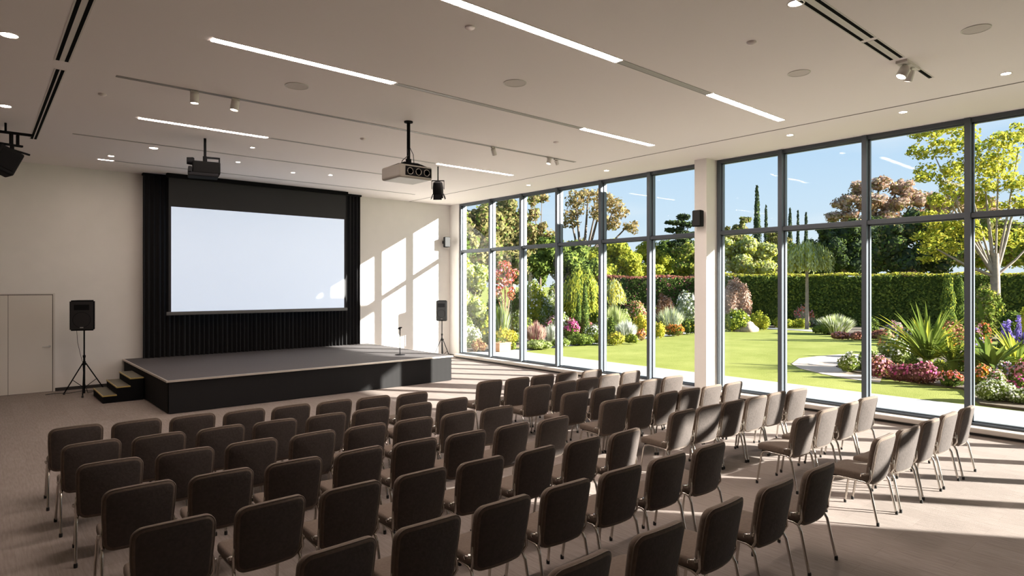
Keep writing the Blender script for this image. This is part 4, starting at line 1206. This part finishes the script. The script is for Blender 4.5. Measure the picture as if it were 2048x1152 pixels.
bush('round_shrub', 1195, 660, 608, 44, .12, [('green', 2), ('lime', 1)], 'fresh green shrub at the foot of the weeping tree', nb=3)
bush('round_shrub', 985, 672, 610, 44, .12, [('green', 1.5), ('grey', 1)], 'grey green shrub below the red flowering tree', nb=3)
tuft('ornamental_grass', 1002, 682, 592, 44, 700, .035, [('green', 2), ('grey', 1)], 'tall upright green stems under the red flowering tree')
bush('round_shrub', 1035, 672, 612, 40, .12, [('green', 2), ('grey', 1)], 'blue green shrub right of the tall upright stems', nb=3)
bush('round_shrub', 1050, 650, 600, 40, .14, [('deep', 2), ('green', 1)], 'dark green filler shrub behind the leafy yellow shrub', nb=3, d=34)
# long flower bed: front rows
bush('flower_mound', 938, 697, 642, 56, .09, [('pale', 2), ('grey', 1)], 'pale mound with white blooms in the bay nearest the wall', [('white', 1)], nb=4, fn=1.2)
bush('flower_mound', 958, 703, 676, 38, .08, [('rust', 1.2), ('tan', 2)], 'low tan and rust coloured mound by the terrace end', nb=3)
bush('flower_mound', 1008, 690, 652, 62, .08, [('lime', 1.5), ('yellow', 2)], 'bright yellow low mound behind the terracotta pot', [('gold', 1)], nb=5)
bush('flower_mound', 1032, 686, 662, 34, .08, [('deep', 1), ('green', 2)], 'low green cushion right of the yellow mound', nb=3)
bush('flower_mound', 1026, 700, 681, 18, .07, [('green', 2), ('lime', 1)], 'little bright green plant beside the terracotta pot', nb=2)
tuft('ornamental_grass', 1072, 690, 636, 48, 1100, .03, [('plum', 1.2), ('pinkb', 2)], 'reddish brown grass mound in the third bay')
tuft('ornamental_grass', 1102, 684, 642, 38, 800, .03, [('grey', 2), ('white', 1)], 'silvery white grass right of the reddish brown grass')
bush('flower_mound', 1075, 698, 676, 66, .08, [('pale', 1.5), ('green', 2)], 'low fresh green mound along the kerb, third bay', nb=5)
bush('flower_mound', 1122, 694, 672, 44, .08, [('green', 2), ('pale', 1)], 'low green mound at the kerb before the fourth mullion', nb=4)
bush('flower_mound', 1104, 668, 628, 34, .09, [('green', 1)], 'pink flowered mound left of the magenta one', [('pink', 2), ('magenta', .5)], nb=3, fn=2.4)
bush('flower_mound', 1143, 678, 630, 36, .09, [('green', 1)], 'vivid magenta flower mound in the fourth bay', [('magenta', 2), ('pink', .6)], nb=3, fn=2.8)
bush('flower_mound', 1172, 674, 634, 30, .09, [('rust', 1), ('green', 1)], 'dusky rose flower mound right of the magenta one', [('coral', 1), ('magenta', .6)], nb=3, fn=1.6)
bush('flower_mound', 1188, 682, 642, 40, .09, [('green', 2), ('grey', 1)], 'green mound with white flowers in the fourth bay', [('white', 1)], nb=3, fn=1.6)
bush('flower_mound', 1160, 690, 664, 62, .08, [('green', 2), ('deep', 1)], 'low leafy green mound below the magenta flowers', nb=5)
bush('flower_mound', 1198, 688, 664, 40, .08, [('lime', 1), ('green', 2)], 'low bright green mound at the kerb near the fifth mullion', nb=3)
bush('round_shrub', 1222, 678, 628, 32, .09, [('green', 1), ('deep', 2)], 'upright dark green plant left of the silvery grass', nb=3)
tuft('ornamental_grass', 1252, 682, 633, 50, 1300, .03, [('white', 1.6), ('grey', 2)], 'silvery white grass mound in the fifth bay')
bush('flower_mound', 1230, 690, 660, 46, .08, [('lime', 1.4), ('olive', 1)], 'yellow green mound in front of the silvery grass', [('gold', 1)], nb=4, fn=.6)
bush('flower_mound', 1262, 687, 664, 34, .08, [('green', 1.6), ('lime', 1)], 'small green cushion at the kerb below the silvery grass', nb=3)
bush('flower_mound', 1280, 672, 622, 38, .09, [('lime', 1), ('yellow', 2)], 'tall golden yellow bush beside the sixth mullion', [('gold', 1)], nb=3)
bush('flower_mound', 1283, 681, 654, 22, .08, [('tan', 1), ('rust', .6)], 'small peach coloured flower clump beside the sixth mullion', [('coral', 1), ('orange', .6)], nb=2, fn=2)
bush('flower_mound', 1318, 677, 637, 28, .09, [('lime', 1), ('yellow', 1.5)], 'yellow bush left of the orange flowers', [('gold', 1)], nb=3)
bush('flower_mound', 1349, 672, 645, 42, .08, [('green', 1), ('rust', .6)], 'bright orange red flower mound left of the column', [('orange', 2), ('red', .6)], nb=4, fn=3)
bush('flower_mound', 1380, 668, 632, 44, .09, [('deep', 1.4), ('green', 1)], 'dark green mound at the foot of the column', [('gold', 1)], nb=3, fn=.3)
bush('round_shrub', 928, 700, 610, 44, .11, [('green', 1), ('pale', 1)], 'leafy pale green shrub hugging the first window mullion', None, nb=4, d=24)
bush('round_shrub', 962, 700, 606, 46, .11, [('lime', 1), ('green', 1)], 'yellow green shrub behind the tan mound in the first bay', None, nb=4, d=27)
bush('round_shrub', 990, 700, 575, 50, .11, [('deep', 1), ('green', 1)], 'dark green shrub behind the red flowering tree', None, nb=4, d=31)
bush('round_shrub', 1040, 700, 560, 56, .11, [('green', 1), ('olive', 1)], 'olive green shrub between the second mullion and the leafy yellow shrub', None, nb=4, d=32)
bush('round_shrub', 1092, 700, 590, 40, .11, [('green', 1), ('grey', 1)], 'grey green shrub right of the leafy yellow shrub, third mullion', None, nb=4, d=31)
bush('round_shrub', 1135, 700, 585, 50, .11, [('green', 1.5), ('lime', 1)], 'green shrub left of the yellow green weeping tree', None, nb=4, d=33)
bush('round_shrub', 1200, 700, 590, 44, .11, [('deep', 1.5), ('green', 1)], 'dark green shrub right of the yellow green weeping tree', None, nb=4, d=34)
bush('round_shrub', 1122, 700, 618, 40, .11, [('pale', 1), ('green', 1)], 'pale green mound above the fourth mullion foot with white blooms', [('white', 1)], nb=4, d=27)
bush('round_shrub', 1208, 700, 622, 36, .11, [('grey', 1), ('green', 1)], 'soft grey green mound above the kerb by the fifth mullion', None, nb=4, d=28)
bush('round_shrub', 1248, 700, 612, 36, .11, [('green', 1), ('pale', 1)], 'light green shrub just behind the silvery grass', None, nb=4, d=30)
bush('round_shrub', 1300, 700, 632, 34, .11, [('grey', 1), ('green', 1.4)], 'grey green mound between golden yellow bush and yellow bush', None, nb=4, d=28.5)
bush('round_shrub', 1348, 700, 618, 44, .11, [('pale', 1), ('green', 1)], 'pale green mound behind the orange red flowers', None, nb=4, d=31)
bush('round_shrub', 1053, 700, 628, 34, .11, [('green', 1.4), ('lime', .6)], 'fresh green mound behind the reddish brown grass', None, nb=4, d=26.5)
bush('round_shrub', 975, 700, 640, 36, .11, [('pale', 1), ('green', 1)], 'pale mound with yellow blooms left of the bright yellow one', [('gold', 1)], nb=4, d=24.5)
bush('tall_shrub', 1118, 700, 548, 60, .14, [('green', 1), ('olive', 1)], 'tall olive shrub behind the grey green one, third to fourth bay', nb=4, d=37)
bush('tall_shrub', 1062, 700, 552, 60, .14, [('deep', 1), ('green', 1)], 'tall dark shrub at the back of the long bed, third bay', nb=4, d=38)
# terracotta pot
x, y = at(1001, 702, 0)
pot = tag(empty('terracotta_pot', (x, y, 0)), 'square terracotta planter at the far end of the terrace', 'planter')
MB().bbox((-.26, -.26, 0), (.26, .26, .30), .015).bbox((-.28, -.28, .26), (.28, .28, .31), .01).build('pot', M_terra, pot)
P, N = blob_points([((0, 0, .34), (.22, .22, .14))], 260)
quad_mesh('seedlings', [(leaf_quads(P, N, .07, .6), 0)], [LM['deep']], pot)

# right of the column, before the hedge
bush('round_shrub', 1472, 652, 542, 66, .13, [('pinkb', 3), ('rust', .6)], 'large dusty pink shrub right of the column', nb=5, d=35)
bush('fern_shrub', 1472, 662, 612, 66, .12, [('green', 2), ('lime', 1)], 'feathery bright green shrub behind the boulder', [('white', 1)], nb=4, fn=.15)
bush('fern_shrub', 1518, 660, 617, 44, .12, [('lime', 1.4), ('green', 1)], 'smaller feathery green shrub right of the boulder', nb=3)
bush('flower_mound', 1480, 648, 605, 18, .12, [('green', 1)], 'clump of red flowers above the feathery shrub', [('red', 1)], nb=2, fn=3, d=36.5)
bush('flower_mound', 1499, 648, 604, 16, .12, [('green', 1)], 'clump of orange flowers above the feathery shrub', [('orange', 1), ('gold', .5)], nb=2, fn=3, d=36.5)
bm = bmesh.new(); bmesh.ops.create_icosphere(bm, subdivisions=3, radius=1)
for v in bm.verts:
    q = v.co; f = 1+.12*math.sin(q.x*3+1)*math.cos(q.y*4)+.06*math.sin(q.z*7)
    v.co = Vector((q.x*.62*f, q.y*.5*f, max(-.05, q.z*.46*f)))
bm.verts.index_update()
x, y = at(1496, 662, 0)
o = MB().add([v.co for v in bm.verts], [[v.index for v in f.verts] for f in bm.faces], 0, True).build('boulder', M_rock, loc=(x, y, 0)); tag(o, 'rounded brown boulder at the lawn edge right of the column', 'rock')
o = MB().add([v.co*.55 for v in bm.verts], [[v.index for v in f.verts] for f in bm.faces], 0, True).build('boulder', M_rock, loc=(*at(1474, 662, 0), 0)); tag(o, 'small flat stone left of the rounded boulder', 'rock')
bm.free()
bush('flower_mound', 1565, 655, 632, 50, .11, [('lime', 1), ('green', 1)], 'low lime green plants behind the white path', nb=4)
bush('flower_mound', 1600, 655, 634, 46, .11, [('lime', 1.6), ('green', 1)], 'second clump of lime plants below the coral shrub', nb=4)
bush('flower_mound', 1583, 645, 606, 30, .13, [('deep', 1), ('green', 1)], 'dark plant with red flowers left of the coral shrub', [('red', 1)], nb=2, fn=1.2)
bush('round_shrub', 1608, 652, 604, 44, .12, [('grey', 1), ('pinkb', 1)], 'shrub covered in coral pink blossom before the hedge', [('coral', 1.4), ('pink', 1), ('red', .4)], nb=4, fn=2)
bush('round_shrub', 1678, 650, 596, 58, .13, [('deep', 1), ('green', 1)], 'rounded shrub topped with white pink blossom before the hedge', [('white', 2), ('pink', .6)], nb=5, fn=2)
tuft('ornamental_grass', 1672, 668, 622, 78, 1800, .035, [('pale', 1.5), ('white', 1), ('green', 1)], 'broad pale grass clump below the white blossom shrub')
bush('flower_mound', 1645, 668, 644, 44, .11, [('green', 1), ('deep', 1)], 'dark green mound left of the pale grass clump', nb=3)
bush('flower_mound', 1630, 652, 628, 30, .11, [('grey', 1), ('white', .6)], 'silver leaved plant between coral shrub and pale grass', nb=2)
bush('flower_mound', 1682, 679, 661, 44, .09, [('rust', 1), ('plum', .6)], 'low coral red border plant, left of its pair', [('coral', 2), ('pink', .6)], nb=4, fn=2)
bush('flower_mound', 1715, 680, 660, 40, .09, [('rust', 1), ('plum', .6)], 'low coral red border plant, just left of the tall mullion', [('coral', 2), ('pink', .6)], nb=4, fn=2)
bush('flower_mound', 1765, 680, 658, 52, .09, [('rust', 1.4), ('plum', .8)], 'low dusky red border plant right of the tall mullion', [('coral', 1)], nb=4, fn=1.5)
bush('round_shrub', 1745, 668, 630, 36, .12, [('deep', 1), ('green', 1)], 'small green shrub behind the dusky red border plant', nb=3)
bush('round_shrub', 1790, 668, 640, 44, .12, [('grey', 1), ('green', 1)], 'grey green shrub with pink blooms behind the sword leaves', [('pink', 1)], nb=3)
cone('conical_topiary', 1896, 25, 551, 32, 660, .11, [('deep', 1), ('green', 1.6), ('lime', .5)], 'tall clipped column of green behind the sword leaves', cat='topiary', fat=.3)
cone('conical_topiary', 1918, 25.5, 556, 28, 660, .11, [('deep', 1.4), ('green', 1.2)], 'clipped green column partly behind the thick mullion', cat='topiary', fat=.3)
bush('round_shrub', 1972, 690, 548, 66, .14, [('green', 1.6), ('olive', 1), ('lime', .5)], 'tall rounded shrub left of the pale trunk', nb=4, d=27)
bush('round_shrub', 2060, 690, 596, 60, .12, [('yellow', 1), ('lime', 2)], 'yellow green shrub at the edge of the picture before the hedge', nb=4, d=24)
bush('round_shrub', 2025, 690, 612, 60, .12, [('deep', 2), ('green', 1)], 'dark shrub just right of the pale trunk', nb=4, d=26)
# island bed
bush('flower_mound', 1699, 744, 700, 48, .07, [('green', 2), ('pale', 1)], 'green mound topped with white flowers at the curve of the path', [('white', 1)], nb=4, fn=1.2)
bush('flower_mound', 1728, 742, 703, 30, .07, [('green', 1.5), ('grey', 1)], 'grey green mound directly behind the tall mullion', [('white', 1)], nb=3, fn=.4)
bush('flower_mound', 1760, 756, 704, 54, .07, [('plum', 1), ('green', .6), ('rust', .6)], 'soft pink flower mound right of the tall mullion', [('pink', 2), ('coral', .6)], nb=4, fn=2)
bush('flower_mound', 1808, 764, 722, 56, .065, [('plum', 2), ('rust', .7)], 'deep rose mound left of centre below the sword leaves', [('magenta', 1), ('pink', .5)], nb=4, fn=1.2)
bush('flower_mound', 1852, 768, 718, 60, .065, [('plum', 2), ('rust', 1)], 'deep rose mound below the right side of the sword leaves', [('magenta', .8), ('pink', 1)], nb=4, fn=1.2)
bush('flower_mound', 1905, 774, 736, 50, .06, [('deep', 1), ('green', 1)], 'red and pink flower mound left of the thick mullion', [('red', 1.4), ('pink', 1.4), ('coral', 1)], nb=4, fn=2.4)
bush('flower_mound', 1790, 716, 668, 46, .08, [('green', 2), ('pale', 1)], 'light green plant with yellow blooms left of the sword leaves', [('gold', 1), ('white', 1)], nb=3)
bush('flower_mound', 1775, 704, 655, 40, .09, [('pale', 1), ('green', 1)], 'pale green plant with coral blooms behind the pink mound', [('coral', 1), ('orange', .6)], nb=3, d=20)
bush('flower_mound', 1886, 700, 648, 44, .09, [('green', 1), ('lime', 1)], 'plant with golden flowers right behind the sword leaves', [('gold', 1), ('orange', .5)], nb=3, d=19.5, fn=1.6)
bush('flower_mound', 1905, 690, 632, 56, .10, [('rust', 1.2), ('green', 1)], 'rusty flowering plant before the clipped green columns', [('coral', 1)], nb=4, d=21)
bush('flower_mound', 1800, 720, 672, 44, 0.07, [('green', 1), ('pale', .6)], 'green filler plant left of the sword leaves with white blooms', [('white', 1)], nb=4, d=18.0)
bush('flower_mound', 1830, 720, 668, 44, 0.08, [('deep', 1), ('green', 1)], 'dark green plant right behind the sword leaf rosette', None, nb=4, d=19.5)
bush('flower_mound', 1862, 720, 652, 40, 0.08, [('green', 1), ('lime', .6)], 'fresh green plant behind the sword leaves, left of the golden flowers', None, nb=4, d=20.5)
bush('flower_mound', 1825, 720, 706, 40, 0.06, [('green', 1), ('deep', 1)], 'low green plant between deep rose mounds and sword leaves', None, nb=4, d=16.0)
bush('flower_mound', 1880, 720, 712, 44, 0.06, [('green', 1), ('lime', .6)], 'low green plant above the deep rose mound by the smaller sword plant', None, nb=4, d=15.6)
bush('flower_mound', 1920, 720, 700, 40, 0.07, [('green', 1), ('grey', .5)], 'leafy green plant half hidden by the thick mullion', [('coral', 1)], nb=4, d=16.4)
bush('flower_mound', 1958, 720, 690, 40, 0.07, [('green', 1), ('lime', .5)], 'leafy green plant right of the thick mullion below the scarlet flowers', None, nb=4, d=16.4)
bush('flower_mound', 2010, 720, 676, 50, 0.07, [('deep', 1), ('green', 1)], 'dark leafy plant at the base of the violet spikes', None, nb=4, d=16.8)
bush('flower_mound', 1990, 720, 732, 44, 0.055, [('green', 1), ('pale', .6)], 'green plant between the mixed flowers and the white bush', [('pink', 1), ('white', 1)], nb=4, d=13.6)
bush('flower_mound', 1738, 720, 690, 40, 0.07, [('green', 1), ('pale', .6)], 'grey green plant behind the soft pink mound', None, nb=4, d=18.4)
bush('flower_mound', 1745, 720, 704, 40, 0.06, [('rust', 1), ('green', 1)], 'reddish green plant hidden partly behind the soft pink mound', [('pink', 1)], nb=4, d=16.6)
bush('flower_mound', 1815, 720, 648, 56, 0.1, [('green', 1), ('grey', .6)], 'grey green shrub far behind the sword leaves below the hedge', [('coral', .6), ('white', .6)], nb=4, d=24.0)
bush('flower_mound', 1860, 720, 640, 56, 0.1, [('deep', 1), ('green', 1)], 'dark green shrub below the hedge, left of the clipped columns', None, nb=4, d=25.0)
bush('flower_mound', 1955, 720, 640, 50, 0.1, [('rust', .7), ('green', 1)], 'reddish shrub below the hedge by the thick mullion', [('coral', 1)], nb=4, d=24.5)
def sword(px, yb, n, L, label, up=.9, wd=.07, d=None, mats=(('green', 2), ('lime', 1)), name='sword_leaf_plant'):
    d = d or (EYE*FPX)/(yb-HORIZ); x, y = ground(px, d)
    m = MB()
    rr = random.Random(px)
    for i in range(n):
        a = rr.uniform(0, 2*math.pi); e = rr.uniform(.18, 1.0); ln = L*rr.uniform(.7, 1.05)
        el = math.radians(18+68*e)*up; hd = Vector((math.cos(a), math.sin(a), 0)); sd = Vector((-hd.y, hd.x, 0))
        vs = []; K = 8; p = Vector((hd.x*.05, hd.y*.05, .25)); ang = el+.15
        for k in range(K+1):
            f = k/K; w = wd*(.55+1.1*f if f < .35 else .935*(1-((f-.35)/.65)**1.8)+.004)
            up_ = Vector((-math.sin(ang)*hd.x, -math.sin(ang)*hd.y, math.cos(ang)))
            vs += [p-sd*w+up_*w*.35, p, p+sd*w+up_*w*.35]
            p = p+(hd*math.cos(ang)+Vector((0, 0, math.sin(ang))))*ln/K
            ang -= rr.uniform(.02, .14)*(1.3-e)*1.5
        fs = []
        for k in range(K):
            for j in (0, 1): fs.append((k*3+j, k*3+j+1, k*3+j+4, k*3+j+3))
        m.add(vs, fs, 0 if rr.random() < mats[0][1]/(mats[0][1]+mats[1][1]) else 1)
    m.lathe([(.13, 0), (.12, .3), (.05, .45), (.001, .5)], n=10, mi=0)
    return tag(m.build(name, [LM[mats[0][0]], LM[mats[1][0]]], loc=(x, y, 0)), label, 'plant')
sword(1856, 738, 64, 1.75, 'large yucca-like plant with bright green sword leaves in the island bed', d=16.8, wd=.060)
sword(1905, 742, 30, 1.0, 'smaller sword-leaved plant just left of the thick mullion', d=16.2, wd=.045)
sword(1985, 745, 34, 1.15, 'broad dark leaved plant behind the white flowers at the edge', d=15.3, wd=.10, up=.6, mats=(('deep', 1), ('green', 1)), name='broad_leaf_plant')
sword(2035, 730, 30, 1.2, 'yellow green lily leaves at the edge of the picture', d=15.8, wd=.05, mats=(('lime', 2), ('green', 1)))
tuft('spike_flower', 2012, 710, 626, 34, 60, .03, [('green', 1)], 'violet flower spikes standing right of the pale trunk', d=17.5, plume=('violet', .075, 26, 60), fname='flower_spikes', spread=.5)
tuft('spike_flower', 2040, 710, 622, 36, 60, .03, [('green', 1)], 'pale violet flower spikes at the very edge of the picture', d=18, plume=('violet', .075, 26, 50), fname='flower_spikes', spread=.6)
bush('flower_mound', 1972, 712, 626, 26, .08, [('green', 1), ('deep', 1)], 'tall plant with scarlet flowers left of the pale trunk foot', [('red', 2), ('orange', .5)], nb=2, d=18, fn=1.4)
bush('flower_mound', 1955, 712, 634, 22, .08, [('green', 1)], 'tall pink flowered plant touching the thick mullion', [('pink', 2), ('violet', .6)], nb=2, d=18, fn=1.6)
bush('flower_mound', 1965, 760, 722, 46, .06, [('green', 1)], 'orange and salmon flower mound above the white bush', [('orange', 1.4), ('coral', 1), ('pink', 1)], nb=3, fn=2.4, d=14.2)
bush('flower_mound', 2008, 757, 712, 44, .06, [('green', 1), ('grey', .6)], 'mixed white and violet flower mound left of the pink one', [('white', 1.4), ('violet', .6), ('pink', .8)], nb=3, fn=2.2, d=14.4)
bush('flower_mound', 2045, 757, 712, 40, .06, [('green', 1)], 'hot pink flower mound at the picture edge', [('pink', 1.6), ('magenta', 1)], nb=3, fn=2.4, d=14.2)
bush('flower_mound', 2032, 785, 750, 44, .055, [('green', 1), ('deep', 1)], 'magenta flower mound over the white bush at the edge', [('magenta', 1)], nb=3, fn=1.4, d=13.0)
bush('flower_mound', 1985, 816, 752, 84, .05, [('green', 2), ('pale', 2)], 'big green bush with white flowers beside the thick mullion', [('white', 1)], nb=5, fn=1.2, d=12.35)
bush('flower_mound', 2060, 818, 772, 80, .05, [('green', 2), ('pale', 2)], 'green bush with white flowers cut by the picture edge', [('white', 1)], nb=4, fn=1.0, d=11.9)
